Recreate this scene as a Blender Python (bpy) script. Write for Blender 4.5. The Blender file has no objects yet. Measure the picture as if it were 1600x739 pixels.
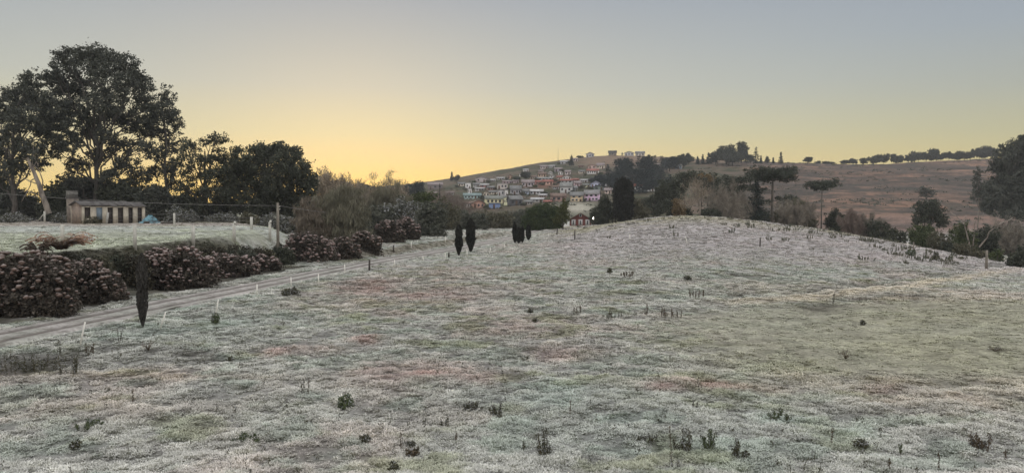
import bpy, math, random
import numpy as np
from mathutils import Vector
random.seed(7)
R = math.radians
SC = bpy.context.scene
COL = SC.collection

# ------------------------------------------------------------------ camera
EYE = 6.5
F = 1164.0                      # focal length in photo pixels (photo 1600 x 739)
P = math.atan(39.5 / F)         # slight downward pitch; the horizon lies at photo row 330
cam = bpy.data.cameras.new('camera'); camo = bpy.data.objects.new('camera', cam); COL.objects.link(camo)
cam.sensor_width = 36; cam.lens = 36 * F / 1600; cam.clip_start = 0.3; cam.clip_end = 6000
camo.location = (0, 0, EYE); camo.rotation_euler = (math.pi / 2 - P, 0, 0)
SC.camera = camo

# ------------------------------------------------------------------ light
SUN_AZ = -12.0      # degrees east of +Y (negative: left)
SUN_EL = 4.0
w = bpy.data.worlds.new('World'); SC.world = w; w.use_nodes = True
nt = w.node_tree; nt.nodes.clear()
def N(t, kind, **kw):
    n = t.nodes.new(kind)
    for k, v in kw.items(): setattr(n, k, v)
    return n
def L(t, a, b): t.links.new(a, b)
def srgb(c):
    return tuple(((v / 255) / 12.92 if v / 255 <= .04045 else ((v / 255 + .055) / 1.055) ** 2.4) for v in c) + (1,)
def ramp(t, fac, stops, srgbcol=True):
    n = N(t, 'ShaderNodeValToRGB'); cr = n.color_ramp
    while len(cr.elements) < len(stops): cr.elements.new(0.5)
    for e, (p, c) in zip(cr.elements, stops):
        e.position = p; e.color = srgb(c) if srgbcol else (tuple(c) + (1,) if len(c) == 3 else c)
    L(t, fac, n.inputs[0]); return n.outputs[0]
def math_(t, op, a, b=None, clamp=False):
    n = N(t, 'ShaderNodeMath', operation=op, use_clamp=clamp)
    for i, v in enumerate((a, b)):
        if v is None: continue
        if isinstance(v, (int, float)): n.inputs[i].default_value = v
        else: L(t, v, n.inputs[i])
    return n.outputs[0]
def mixc(t, f, a, b, mode='MIX'):
    n = N(t, 'ShaderNodeMix', data_type='RGBA', blend_type=mode)
    for s, v in ((n.inputs[0], f), (n.inputs[6], a), (n.inputs[7], b)):
        if isinstance(v, (int, float)): s.default_value = v
        elif isinstance(v, tuple): s.default_value = v if len(v) == 4 else v + (1,)
        else: L(t, v, s)
    return n.outputs[2]
tc = N(nt, 'ShaderNodeTexCoord'); sx = N(nt, 'ShaderNodeSeparateXYZ'); L(nt, tc.outputs['Generated'], sx.inputs[0])
vx, vy, vz = sx.outputs
hl = math_(nt, 'SQRT', math_(nt, 'MAXIMUM', math_(nt, 'ADD', math_(nt, 'MULTIPLY', vx, vx), math_(nt, 'MULTIPLY', vy, vy)), 1e-5))
dt = math_(nt, 'DIVIDE', math_(nt, 'ADD', math_(nt, 'MULTIPLY', vx, math.sin(R(SUN_AZ))), math_(nt, 'MULTIPLY', vy, math.cos(R(SUN_AZ)))), hl)
zz = math_(nt, 'MAXIMUM', vz, 0.0)
near = ramp(nt, zz, [(0, (254, 212, 96)), (.035, (246, 214, 124)), (.065, (232, 210, 148)), (.10, (210, 204, 168)), (.16, (187, 190, 182)), (.27, (160, 168, 178)), (.42, (190, 192, 196)), (.6, (226, 226, 228)), (1, (236, 237, 242))])
away = ramp(nt, zz, [(0, (226, 202, 112)), (.05, (212, 195, 126)), (.09, (190, 185, 148)), (.14, (172, 175, 165)), (.21, (158, 167, 176)), (.28, (150, 159, 174)), (.42, (186, 190, 196)), (.6, (224, 225, 230)), (1, (236, 237, 242))])
back = ramp(nt, zz, [(0, (150, 140, 150)), (.15, (224, 206, 200)), (.35, (226, 220, 220)), (.6, (232, 231, 233)), (1, (236, 237, 242))])
f1 = N(nt, 'ShaderNodeMapRange', interpolation_type='SMOOTHSTEP'); L(nt, dt, f1.inputs[0])
f1.inputs[1].default_value = 1.0; f1.inputs[2].default_value = 0.64
f2 = N(nt, 'ShaderNodeMapRange', interpolation_type='SMOOTHSTEP'); L(nt, dt, f2.inputs[0])
f2.inputs[1].default_value = 0.6; f2.inputs[2].default_value = -0.5
grad = mixc(nt, f2.outputs[0], mixc(nt, f1.outputs[0], near, away), back)
sky = N(nt, 'ShaderNodeTexSky', sky_type='NISHITA', sun_disc=False)
sky.sun_elevation = R(SUN_EL); sky.sun_rotation = R(SUN_AZ); sky.air_density = 1.2; sky.dust_density = 2.0
skys = mixc(nt, 1.0, sky.outputs[0], (0.085, 0.10, 0.115), 'MULTIPLY')
bg = N(nt, 'ShaderNodeBackground')
f3 = N(nt, 'ShaderNodeMapRange', interpolation_type='SMOOTHSTEP'); L(nt, vz, f3.inputs[0])
for i_, v_ in ((1, .3), (2, .6), (3, 1.0), (4, 1.6)): f3.inputs[i_].default_value = v_
hi = N(nt, 'ShaderNodeVectorMath', operation='SCALE'); L(nt, mixc(nt, 0.9, skys, grad), hi.inputs[0]); L(nt, f3.outputs[0], hi.inputs['Scale'])
L(nt, hi.outputs[0], bg.inputs[0]); bg.inputs[1].default_value = 1.0
wo = N(nt, 'ShaderNodeOutputWorld'); L(nt, bg.outputs[0], wo.inputs[0])

sl = bpy.data.lights.new('sun', 'SUN'); slo = bpy.data.objects.new('sun', sl); COL.objects.link(slo)
sl.energy = 0.5; sl.angle = R(14); sl.color = (1, .83, .6)
slo.rotation_euler = (R(90 - SUN_EL - 5), 0, R(180 - SUN_AZ)); slo.location = (0, 0, 60)

SC.view_settings.view_transform = 'Standard'; SC.view_settings.look = 'None'
SC.view_settings.exposure = 0.08; SC.view_settings.gamma = 1
SC.render.engine = 'CYCLES'; SC.cycles.use_denoising = True
SC.cycles.max_bounces = 5; SC.cycles.diffuse_bounces = 3; SC.cycles.volume_bounces = 1
SC.cycles.transparent_max_bounces = 8

# ------------------------------------------------------------------ numeric helpers
def sst(a, b, x): t = np.clip((x - a) / (b - a), 0, 1); return t * t * (3 - 2 * t)
_tab = [np.random.RandomState(s).rand(256, 256) for s in range(8)]
def vn(x, y, s=0):
    xi = np.floor(x).astype(np.int64); yi = np.floor(y).astype(np.int64)
    fx = x - xi; fy = y - yi; fx = fx * fx * (3 - 2 * fx); fy = fy * fy * (3 - 2 * fy)
    T = _tab[s % 8]; a = xi & 255; b = yi & 255; a1 = (a + 1) & 255; b1 = (b + 1) & 255
    return (T[a, b] * (1 - fx) + T[a1, b] * fx) * (1 - fy) + (T[a, b1] * (1 - fx) + T[a1, b1] * fx) * fy
def fbm(x, y, s=0, o=3):
    r = 0; a = .5; t = 0
    for i in range(o):
        r = r + a * vn(x * 2 ** i + 17.3 * i, y * 2 ** i + 5.1 * i, s + i); t += a; a *= .55
    return r / t

# terrain: columns (photo azimuth) of (distance, height relative to the eye)
NEAR = [(0, -1.7), (5, -3.0), (10, -4.7), (18, -6.35)]
COLS = {
 -400: NEAR + [(25, -5.9), (32, -5.3), (45, -5.0), (70, -4.6), (105, -4.0), (200, -2), (300, 0), (600, 7), (1500, 9)],
 0: NEAR + [(25, -5.95), (32, -5.35), (45, -5.2), (70, -4.9), (105, -4.2), (200, -2), (300, 0), (600, 6), (1500, 8)],
 200: NEAR + [(26, -6.0), (33, -5.6), (42, -5.2), (70, -4.9), (105, -4.2), (200, -2), (300, 0), (600, 7), (1500, 10)],
 400: NEAR + [(26, -6.1), (38, -5.6), (52, -5.1), (70, -4.8), (105, -4.2), (200, -2.5), (300, 0), (600, 12), (1500, 14)],
 520: NEAR + [(26, -6.1), (38, -5.6), (55, -5.1), (75, -4.7), (105, -4.1), (160, -3.2), (250, -1), (400, 5), (750, 20), (1500, 18)],
 600: NEAR + [(26, -6.1), (38, -5.6), (55, -5.15), (75, -4.6), (100, -4.1), (160, -3.3), (250, -2), (400, 6), (750, 25), (1500, 20)],
 700: NEAR + [(26, -6.1), (38, -5.6), (55, -5.2), (88, -4.75), (110, -4.2), (160, -3.4), (220, -3.0), (330, 0), (500, 11), (750, 32), (850, 31), (1500, 20)],
 800: NEAR + [(26, -6.1), (38, -5.6), (55, -5.2), (75, -4.9), (105, -4.6), (150, -4.3), (200, -3.9), (260, -2.5), (330, 2), (400, 10), (500, 20), (620, 32), (750, 44), (850, 44), (1500, 30)],
 900: NEAR + [(26, -6.1), (38, -5.6), (55, -5.2), (75, -5.0), (100, -4.6), (130, -3.9), (155, -3.2), (180, -3.5), (200, -3.6), (260, -1), (330, 3), (380, 5.5), (450, 15), (550, 28), (650, 44), (750, 57), (850, 58), (1500, 35)],
 1000: NEAR + [(26, -6.1), (38, -5.6), (55, -5.2), (80, -4.7), (100, -3.4), (118, -1.6), (130, -.8), (145, -1.6), (180, -4.5), (250, -3), (330, 3), (450, 14), (600, 37), (750, 60), (850, 60), (1500, 35)],
 1100: NEAR + [(26, -6.15), (38, -5.7), (55, -5.3), (80, -4.5), (100, -2.8), (118, -.9), (130, -.1), (145, -1), (185, -6), (250, -5), (330, 2), (450, 14), (650, 45), (800, 50), (1500, 35)],
 1200: NEAR + [(26, -6.15), (38, -5.75), (55, -5.5), (80, -5), (100, -3.7), (118, -2.2), (130, -1.6), (150, -3.5), (190, -8), (250, -5), (400, 10), (650, 44), (800, 50), (1500, 35)],
 1300: NEAR + [(26, -6.15), (38, -5.8), (55, -5.7), (80, -5.4), (100, -4.2), (122, -2.9), (150, -5.5), (200, -9), (250, -5.5), (400, 9), (650, 41), (800, 42), (1500, 35)],
 1400: NEAR + [(26, -6.15), (38, -5.8), (55, -5.7), (75, -5.6), (95, -4.9), (115, -4.2), (140, -7), (200, -9), (250, -5.8), (400, 9), (650, 42), (800, 43), (1500, 35)],
 1500: NEAR + [(26, -6.1), (38, -5.7), (55, -5.8), (80, -6.0), (98, -5.8), (125, -8.3), (200, -9), (250, -6), (400, 9), (650, 46), (800, 48), (1500, 35)],
 1600: NEAR + [(26, -6.1), (38, -5.7), (55, -6), (70, -6.4), (90, -7.2), (150, -8.8), (200, -9), (250, -6.2), (400, 9), (650, 49.5), (800, 52), (1500, 35)],
 2000: NEAR + [(26, -6.1), (38, -5.8), (55, -6.4), (90, -7.8), (150, -9), (200, -9), (250, -6), (400, 10), (650, 52), (800, 55), (1500, 35)],
}
LR = np.linspace(math.log(1.0), math.log(1900.0), 420)
us = sorted(COLS); AZc = np.array([math.atan((u - 800) / F) for u in us])
AZ = np.linspace(AZc[0], AZc[-1], 180)
tabc = []
for u, a in zip(us, AZc):
    p = np.array(COLS[u], float); d = np.exp(LR) * math.cos(a)
    z = np.interp(np.log(d + 3), np.log(p[:, 0] + 3), p[:, 1]); tabc.append(z)
tabc = np.array(tabc); TB = np.zeros((180, 420))
for j in range(420): TB[:, j] = np.interp(AZ, AZc, tabc[:, j])
def gauss(A, s, ax):
    k = np.exp(-.5 * (np.arange(-3 * s, 3 * s + 1) / s) ** 2); k /= k.sum(); n = len(k) // 2
    return np.apply_along_axis(lambda v: np.convolve(np.pad(v, n, mode='edge'), k, 'valid'), ax, A)
TB = gauss(gauss(TB, 3, 1), 5, 0)
def Ff(x, y):
    r = np.maximum(np.hypot(x, y), 1.0); a = np.arctan2(x, y)
    i = np.clip((a - AZ[0]) / (AZ[1] - AZ[0]), 0, 178.999); j = np.clip((np.log(r) - LR[0]) / (LR[1] - LR[0]), 0, 418.999)
    i0 = i.astype(int); j0 = j.astype(int); fi = i - i0; fj = j - j0
    return (TB[i0, j0] * (1 - fi) + TB[i0 + 1, j0] * fi) * (1 - fj) + (TB[i0, j0 + 1] * (1 - fi) + TB[i0 + 1, j0 + 1] * fi) * fj
RY = [0, 20, 32, 42, 52, 67, 88, 116, 150, 172, 400]; RX = [-32, -25, -22, -19.8, -17.4, -13.8, -7.9, -1.0, 5.2, 7.6, 10]
ryy = np.linspace(0, 400, 801); rxx = gauss(np.interp(ryy, RY, RX)[None], 8, 1)[0]
def xr(y): return np.interp(y, ryy, rxx)
def sd(x, y): return (xr(y) - x) * .96          # distance left of the track
TY = [0, 46, 60, 80, 105, 140, 200, 300, 600, 2000]; TZ = [-2.6, -2.5, -2.25, -1.95, -1.6, -1.3, -1, 1, 6, 8]
def bank(y): return np.interp(y, [0, 32, 50, 60, 68, 75, 90, 105, 140, 400], [5.2, 5.4, 5.8, 7.2, 8.6, 9.5, 16, 25, 40, 130])
def base_h(x, y):
    x = np.asarray(x, float); y = np.asarray(y, float)
    z = Ff(x, y); s = sd(x, y); b = bank(y); m = sst(b, b + np.interp(y, [0, 60, 90, 120], [1.5, 2.2, 6, 14]), s)
    m = m * (y > 0)
    z = z * (1 - m) + np.interp(y, TY, TZ) * m
    z = z + .55 * sst(2.2, 3.6, s) * sst(66, 78, y) * (1 - sst(125, 150, y)) * (1 - m)
    z = z + .3 * sst(-1.7, -.9, s) * (1 - sst(200, 260, y)) * 0
    return z + EYE
def onroad(x, y): return (1 - sst(1.4, 2.1, np.abs(sd(x, y)))) * (y < 174) * (y > -5)
def gpx(x, y, z):
    Z = z - EYE; dep = y * math.cos(P) - Z * math.sin(P); up = y * math.sin(P) + Z * math.cos(P)
    dep = np.where(np.abs(dep) < .1, .1, dep)
    return 800 + F * x / dep, 369.5 - F * up / dep
def smooth_zone(x, y):      # mown flatter meadow on the right
    yy_ = y - 36 - (x - 20) * .12 + 2.4 * (vn(x / 5, y / 5, 4) - .5); return sst(0, .35, 1.18 - np.hypot((x - 27) / 20, yy_ / 10.5))
def ditch(x, y):            # shallow drainage line running up to the right
    yl = np.interp(x, [6, 14, 20, 30, 45, 60], [46, 49, 52, 60, 75, 92])
    yl = yl + 2.2 * (fbm(x / 4, y / 9, 2) - .5); return np.exp(-((y - yl) / (.7 + .012 * y)) ** 2) * (x > 8) * sst(8, 14, x) * (.35 + .65 * sst(.35, .6, fbm(x / 2.2, y / 4, 6)))
def Hh(x, y, fine=True):
    x = np.asarray(x, float); y = np.asarray(y, float)
    z = base_h(x, y); r = np.hypot(x, y); rd = onroad(x, y); sm = 1 - .85 * smooth_zone(x, y)
    far = sst(200, 300, r)
    terr = sst(0, 2, sd(x, y) - bank(y) - 1.5) * (r < 250)
    amp = (1 - rd) * (1 - .7 * terr)
    n = (fbm(x / 5, y / 5, 1) - .5) * .34 * amp * (1 - far)
    n = n + (fbm(x / 1.5, y / 1.3, 3, 2) - .5) * .24 * amp * sm * (1 - far)
    n = n + (fbm(x / .42, y / .38, 5, 2) - .5) * .12 * amp * sm * (1 - sst(50, 90, r))
    n = n - .45 * ditch(x, y) * (1 - far)
    n = n + (fbm(x / 60, y / 45, 2) - .5) * 5.0 * far * (1 - .5 * sst(600, 720, r)) + (fbm(x / 14, y / 9, 4) - .5) * 2.0 * far
    return z + n - .07 * rd
def z1(x, y): return float(Hh(np.array([x]), np.array([y]))[0])
def place(u, d):                     # ground point seen at column u, distance d
    z = z1((u - 800) / F * d, d)
    for _ in range(4):
        x = (u - 800) / F * (d * math.cos(P) - (z - EYE) * math.sin(P)); z = z1(x, d)
    return x, d, z
def pos(u, v, d):                    # point at distance d seen at pixel u, v
    yc = (369.5 - v) / F; q = (-math.sin(P) + yc * math.cos(P)) / (math.cos(P) + yc * math.sin(P)); Z = d * q
    return (u - 800) / F * (d * math.cos(P) - Z * math.sin(P)), d, Z + EYE
def hit(u, v, lo=15.0, hi=1200.0):   # where the line of sight meets the ground
    ys = np.exp(np.linspace(math.log(lo), math.log(hi), 3000)); yc = (369.5 - v) / F
    q = (-math.sin(P) + yc * math.cos(P)) / (math.cos(P) + yc * math.sin(P)); Z = ys * q
    x = (u - 800) / F * (ys * math.cos(P) - Z * math.sin(P)); b = Z + EYE < Hh(x, ys)
    k = int(np.argmax(b)) if b.any() else len(ys) - 1
    return float(x[k]), float(ys[k]), z1(x[k], ys[k])
def at_s(u, s):                      # ground point at column u standing s metres left of the track
    ys = np.linspace(22, 170, 3000); x = (u - 800) / F * ys * .999; k = int(np.argmin(np.abs(sd(x, ys) - s)))
    return place(u, float(ys[k]))
def mpp(d): return d / F

# ------------------------------------------------------------------ object helpers
def tag(o, label=None, cat=None, group=None, kind=None):
    if label: o['label'] = label
    if cat: o['category'] = cat
    if group: o['group'] = group
    if kind: o['kind'] = kind
    return o
def thing(name, loc, label, cat, group=None, rz=0):
    o = bpy.data.objects.new(name, None); COL.objects.link(o); o.location = loc; o.rotation_euler = (0, 0, rz)
    o.empty_display_size = .3
    return tag(o, label, cat, group)
def np_mesh(name, V, Q=None, T=None, cols=None, smooth=False, uvattr=None):
    me = bpy.data.meshes.new(name); V = np.asarray(V, np.float32).reshape(-1, 3)
    Q = np.zeros((0, 4), np.int32) if Q is None else np.asarray(Q, np.int32).reshape(-1, 4)
    T = np.zeros((0, 3), np.int32) if T is None else np.asarray(T, np.int32).reshape(-1, 3)
    me.vertices.add(len(V)); me.vertices.foreach_set('co', V.ravel())
    nl = Q.size + T.size; me.loops.add(nl); me.loops.foreach_set('vertex_index', np.concatenate([Q.ravel(), T.ravel()]))
    npz = len(Q) + len(T); me.polygons.add(npz)
    st = np.concatenate([np.arange(len(Q)) * 4, len(Q) * 4 + np.arange(len(T)) * 3]).astype(np.int32)
    me.polygons.foreach_set('loop_start', st)
    if smooth: me.polygons.foreach_set('use_smooth', np.ones(npz, bool))
    if cols is not None:
        for an, c in cols.items():
            c = np.asarray(c, np.float32)
            if c.ndim == 2:
                a = me.attributes.new(an, 'FLOAT_COLOR', 'POINT'); a.data.foreach_set('color', np.c_[c, np.ones(len(c))].astype(np.float32).ravel())
            else:
                a = me.attributes.new(an, 'FLOAT', 'POINT'); a.data.foreach_set('value', c)
    me.update(calc_edges=True); me.validate(); return me
class G:
    def __init__(s): s.V = []; s.Q = []; s.T = []; s.n = 0
    def add(s, V, Q=None, T=None):
        V = np.asarray(V, float).reshape(-1, 3); s.V.append(V)
        if Q is not None and len(Q): s.Q.append(np.asarray(Q).reshape(-1, 4) + s.n)
        if T is not None and len(T): s.T.append(np.asarray(T).reshape(-1, 3) + s.n)
        s.n += len(V); return s
    def box(s, cx, cy, cz, sx, sy, sz, rz=0, rx=0, ry=0):
        v = np.array([(a * sx / 2, b * sy / 2, c * sz / 2) for a in (-1, 1) for b in (-1, 1) for c in (-1, 1)])
        if rx: c_, s_ = math.cos(rx), math.sin(rx); v = v @ np.array([[1, 0, 0], [0, c_, -s_], [0, s_, c_]]).T
        if ry: c_, s_ = math.cos(ry), math.sin(ry); v = v @ np.array([[c_, 0, s_], [0, 1, 0], [-s_, 0, c_]]).T
        if rz: c_, s_ = math.cos(rz), math.sin(rz); v = v @ np.array([[c_, -s_, 0], [s_, c_, 0], [0, 0, 1]]).T
        return s.add(v + (cx, cy, cz), [(0, 1, 3, 2), (4, 6, 7, 5), (0, 4, 5, 1), (2, 3, 7, 6), (0, 2, 6, 4), (1, 5, 7, 3)])
    def tube(s, pts, rad, k=6, cap=True):
        pts = np.asarray(pts, float); n = len(pts); rad = np.broadcast_to(np.asarray(rad, float), (n,))
        d = np.gradient(pts, axis=0); d /= np.linalg.norm(d, axis=1)[:, None] + 1e-9
        up = np.array([0, 0, 1.]) if abs(d[0][2]) < .9 else np.array([1., 0, 0])
        a = np.cross(d, up); a /= np.linalg.norm(a, axis=1)[:, None] + 1e-9; b = np.cross(d, a)
        th = np.arange(k) * 2 * math.pi / k
        V = pts[:, None] + rad[:, None, None] * (a[:, None] * np.cos(th)[None, :, None] + b[:, None] * np.sin(th)[None, :, None])
        V = V.reshape(-1, 3); Q = []
        for i in range(n - 1):
            for j in range(k): Q.append((i * k + j, i * k + (j + 1) % k, (i + 1) * k + (j + 1) % k, (i + 1) * k + j))
        T = []
        if cap:
            V = np.vstack([V, pts[-1:], pts[:1]]); c = n * k
            for j in range(k): T.append(((n - 1) * k + j, (n - 1) * k + (j + 1) % k, c)); T.append(((j + 1) % k, j, c + 1))
        return s.add(V, Q, T)
    def mesh(s, name, off=(0, 0, 0), **kw):
        V = np.vstack(s.V) - np.array(off)
        return np_mesh(name, V, np.vstack(s.Q) if s.Q else None, np.vstack(s.T) if s.T else None, **kw)
    def build(s, name, mat, parent=None, off=(0, 0, 0), **kw):
        return link(name, s.mesh(name, off, **kw), mat, parent)
def link(name, me, mat, parent=None):
    o = bpy.data.objects.new(name, me); COL.objects.link(o)
    if mat and not me.materials: me.materials.append(mat)
    if parent: o.parent = parent
    return o
def copy_tree(root, loc, rz, sc, label=None, group=None):
    c = root.copy(); COL.objects.link(c); c.location = loc; c.rotation_euler = (0, 0, rz); c.scale = sc
    if label: c['label'] = label
    if group: c['group'] = group
    for ch in root.children:
        k = ch.copy(); COL.objects.link(k); k.parent = c
    return c

# ------------------------------------------------------------------ materials
MATS = {}
def mat(name, c1, c2=None, rough=.85, scale=3.0, bump=0.0, stretch=(1, 1, 1), spec=.2, detail=4, metal=0, emit=None):
    if name in MATS: return MATS[name]
    m = bpy.data.materials.new(name); m.use_nodes = True; t = m.node_tree; b = t.nodes['Principled BSDF']
    b.inputs['Roughness'].default_value = rough; b.inputs['Specular IOR Level'].default_value = spec; b.inputs['Metallic'].default_value = metal
    if c2 is None: c2 = tuple(v * .75 for v in c1)
    co = N(t, 'ShaderNodeTexCoord'); mp = N(t, 'ShaderNodeMapping'); mp.inputs['Scale'].default_value = stretch
    L(t, co.outputs['Object'], mp.inputs[0])
    no = N(t, 'ShaderNodeTexNoise'); no.inputs['Scale'].default_value = scale; no.inputs['Detail'].default_value = detail
    L(t, mp.outputs[0], no.inputs[0])
    L(t, ramp(t, no.outputs[0], [(.35, c1), (.65, c2)], False), b.inputs['Base Color'])
    if bump:
        bp = N(t, 'ShaderNodeBump'); bp.inputs['Strength'].default_value = .6; bp.inputs['Distance'].default_value = bump
        L(t, no.outputs[0], bp.inputs['Height']); L(t, bp.outputs[0], b.inputs['Normal'])
    if emit:
        b.inputs['Emission Color'].default_value = emit[0] + (1,); b.inputs['Emission Strength'].default_value = emit[1]
    MATS[name] = m; return m
def leafmat(name, c1, c2, frost=0.0, scale=.8, trans=.0):
    """foliage: colour varies clump to clump; frost = rime on faces that look up"""
    if name in MATS: return MATS[name]
    m = bpy.data.materials.new(name); m.use_nodes = True; t = m.node_tree; b = t.nodes['Principled BSDF']
    b.inputs['Roughness'].default_value = .8; b.inputs['Specular IOR Level'].default_value = .15
    co = N(t, 'ShaderNodeTexCoord')
    no = N(t, 'ShaderNodeTexNoise'); no.inputs['Scale'].default_value = scale; no.inputs['Detail'].default_value = 3; L(t, co.outputs['Object'], no.inputs[0])
    n2 = N(t, 'ShaderNodeTexWhiteNoise'); gi = N(t, 'ShaderNodeNewGeometry'); n2.noise_dimensions = '1D'; L(t, gi.outputs['Random Per Island'], n2.inputs['W'])
    f = math_(t, 'ADD', math_(t, 'MULTIPLY', no.outputs[0], .7), math_(t, 'MULTIPLY', n2.outputs[0], .35))
    c = ramp(t, f, [(.3, c1), (.75, c2)], False)
    if frost:
        sf = math_(t, 'MULTIPLY', math_(t, 'GREATER_THAN', n2.outputs[0], 1 - frost), .75)
        c = mixc(t, sf, c, (.42, .43, .43))
    L(t, c, b.inputs['Base Color']); MATS[name] = m; return m

# ------------------------------------------------------------------ ground colour
def lerp(a, b, f): return a * (1 - f[:, None]) + np.array(b)[None] * f[:, None]
_pk = {}
def blobw(u, v, U, V, ru, rv): return np.exp(-(((u - U) / ru) ** 2 + ((v - V) / rv) ** 2))
def world_patches(lst):      # photo locations turned once into ground spots with real sizes
    out = []
    for U, V, ru, rv, k in lst:
        x0, y0, z0 = hit(U, V); x1, _, _ = hit(U + ru, V); _, ya, _ = hit(U, V - rv); _, yb, _ = hit(U, V + rv)
        out.append((x0, y0, max(abs(x1 - x0), .3), max(abs(ya - yb) / 2, .3), k))
    return out
PATCH = None
def patches():
    global PATCH
    if PATCH is None:
        PATCH = dict(
         pink=world_patches([(640, 582, 95, 16, .9), (740, 590, 60, 12, .5), (580, 452, 60, 18, .75), (680, 462, 90, 14, .7), (570, 530, 25, 8, .8), (480, 545, 60, 12, .4), (1110, 605, 100, 9, .7), (1045, 602, 40, 8, .8), (880, 550, 70, 16, .5), (700, 425, 60, 10, .4), (1390, 612, 40, 10, .6), (780, 520, 80, 14, .4), (440, 548, 30, 10, .6), (1450, 590, 200, 14, .35)]),
         olive=world_patches([(1460, 545, 190, 40, 1.), (1250, 570, 160, 30, .7), (1560, 500, 120, 25, .8), (1150, 600, 120, 20, .4), (1380, 500, 100, 25, .6)]),
         teal=world_patches([(380, 500, 100, 35, .6), (850, 620, 260, 30, .7), (300, 480, 90, 15, .5), (1200, 455, 120, 12, .6), (950, 660, 250, 40, .5), (1050, 690, 300, 30, .5), (430, 640, 200, 40, .4), (220, 520, 90, 20, .8), (1250, 660, 100, 40, .6)]),
         dark=world_patches([(60, 622, 30, 4, 1), (105, 623, 25, 3, .9), (228, 604, 16, 5, 1), (175, 651, 16, 3, .8), (300, 552, 40, 8, .7), (60, 568, 70, 18, .9), (240, 546, 22, 6, .7), (1555, 547, 14, 3, .9), (1275, 483, 34, 6, .8), (1162, 432, 30, 3, .75), (1290, 478, 30, 4, .8), (1345, 468, 30, 2.5, .7), (1420, 462, 26, 2.5, .6), (1215, 430, 20, 3, .35), (1100, 570, 30, 4, .5), (1420, 425, 40, 3, .3), (30, 565, 60, 14, .8)]),
         tan=world_patches([(1500, 470, 150, 10, .8), (1500, 620, 200, 25, .6), (200, 585, 260, 8, .6), (100, 640, 180, 20, .3), (560, 480, 80, 12, .3), (1380, 455, 220, 10, .5)]))
    return PATCH
def colour(x, y):
    x = np.asarray(x, float); y = np.asarray(y, float); r = np.hypot(x, y); p = patches()
    n1 = fbm(x / 6, y / 5, 0); n2 = fbm(x / 1.5, y / 1.1, 2); n3 = fbm(x / .5, y / .5, 4, 2); n4 = fbm(x / 30, y / 25, 6)
    c = np.tile(np.array([.37, .362, .33]), (len(x), 1))
    c = lerp(c, (.40, .345, .31), sst(.5, .75, n1) * .55)
    c = lerp(c, (.26, .30, .25), sst(.5, .66, fbm(x / 1.6 + 9, y / 1.3, 5)) * .5)
    c = lerp(c, (.205, .215, .12), sst(.6, .75, fbm(x / 2.2 + 3, y / 1.8, 1)) * .55 * (r < 90))
    def ap(key, col, s=1.0, wob=.8):
        nonlocal c
        f = np.zeros(len(x))
        for X, Y, rx, ry, k in p[key]:
            f = np.maximum(f, k * np.exp(-(((x - X) / rx) ** 2 + ((y - Y) / ry) ** 2)))
        f = np.clip(f * (1 + wob * (n2 - .5) * 2), 0, 1) * s; c = lerp(c, col, f)
    ap('teal', (.27, .315, .28), .6); ap('olive', (.325, .31, .205), .9, .3); ap('tan', (.40, .335, .27), .8)
    ap('pink', (.325, .225, .20), .85)
    c = lerp(c, (.27, .262, .195), smooth_zone(x, y) * .75)
    yt = np.interp(x, [6, 14, 20, 30, 45, 60], [46, 49, 52, 60, 75, 92]) - 1.9 - .03 * y; c = lerp(c, (.45, .405, .33), np.exp(-((y - yt) / (.6 + .012 * y)) ** 2) * sst(10, 16, x))
    # knoll: drier, greyer, yellowish near its crest
    U = 800 + F * x / np.maximum(y, 1); kn = sst(62, 90, y) * (1 - sst(165, 200, y)) * sst(820, 900, U)
    c = lerp(c, (.385, .345, .345), kn * .65); c = lerp(c, (.33, .31, .22), kn * sst(105, 128, y) * sst(.4, .6, n1) * .8)
    c = lerp(c, (.20, .19, .17), kn * sst(.58, .70, fbm(x / 7, y / 1.4, 3)) * .5)
    c = lerp(c, (.19, .185, .16), sst(.25, .8, ditch(x, y)) * .7)
    # paddock on the terrace
    s = sd(x, y); b = bank(y); te = sst(0, 1.5, s - b - 1.5) * (y < 260) * (U < 560)
    c = lerp(c, (.37, .385, .30), te * .9); c = lerp(c, (.42, .43, .40), te * sst(60, 80, y) * sst(.35, .6, n1) * .8)
    c = lerp(c, (.30, .25, .22), te * sst(88, 93, y + 3 * (n1 - .5)) * (1 - sst(128, 150, y)) * .7)
    c = lerp(c, (.10, .10, .055), te * sst(100, 104, y + 6 * (n2 - .5)) * .6 * sst(250, 300, U))
    # dark leaf litter under the shrubs of the bank
    lit = sst(2.6, 3.8, s + (n2 - .5)) * (1 - te) * (y < 66); c = lerp(c, (.075, .068, .05), lit * .85 * (1 - sst(-.8, .6, s - b))); c = lerp(c, (.085, .08, .052), lit * sst(-.8, .6, s - b) * .9); c = lerp(c, (.17, .15, .11), sst(2.1, 2.6, s) * (1 - sst(3.4, 3.9, s)) * sst(66, 76, y) * (1 - sst(120, 140, y)) * .75)  # last strip: brown edge of the low trackside bank, its shade painted in
    # far slopes
    far = sst(215, 250, y); hil = sst(1120, 1200, U + 60 * (n4 - .5))
    brown = np.tile(np.array([.185, .115, .08]), (len(x), 1)); m1 = fbm(x / 45, y / 30, 1, 4); m2 = fbm(x / 10, y / 5, 3, 4)
    brown = lerp(brown, (.066, .054, .044), sst(.42, .58, m1) * .8); brown = lerp(brown, (.175, .105, .072), sst(.5, .64, fbm(x / 60 + 5, y / 30, 5)) * .55)
    brown = lerp(brown, (.04, .04, .032), sst(.5, .62, m2) * .8)
    brown = lerp(brown, (.15, .11, .095), (1 - sst(255, 300, y)) * .6)
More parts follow.
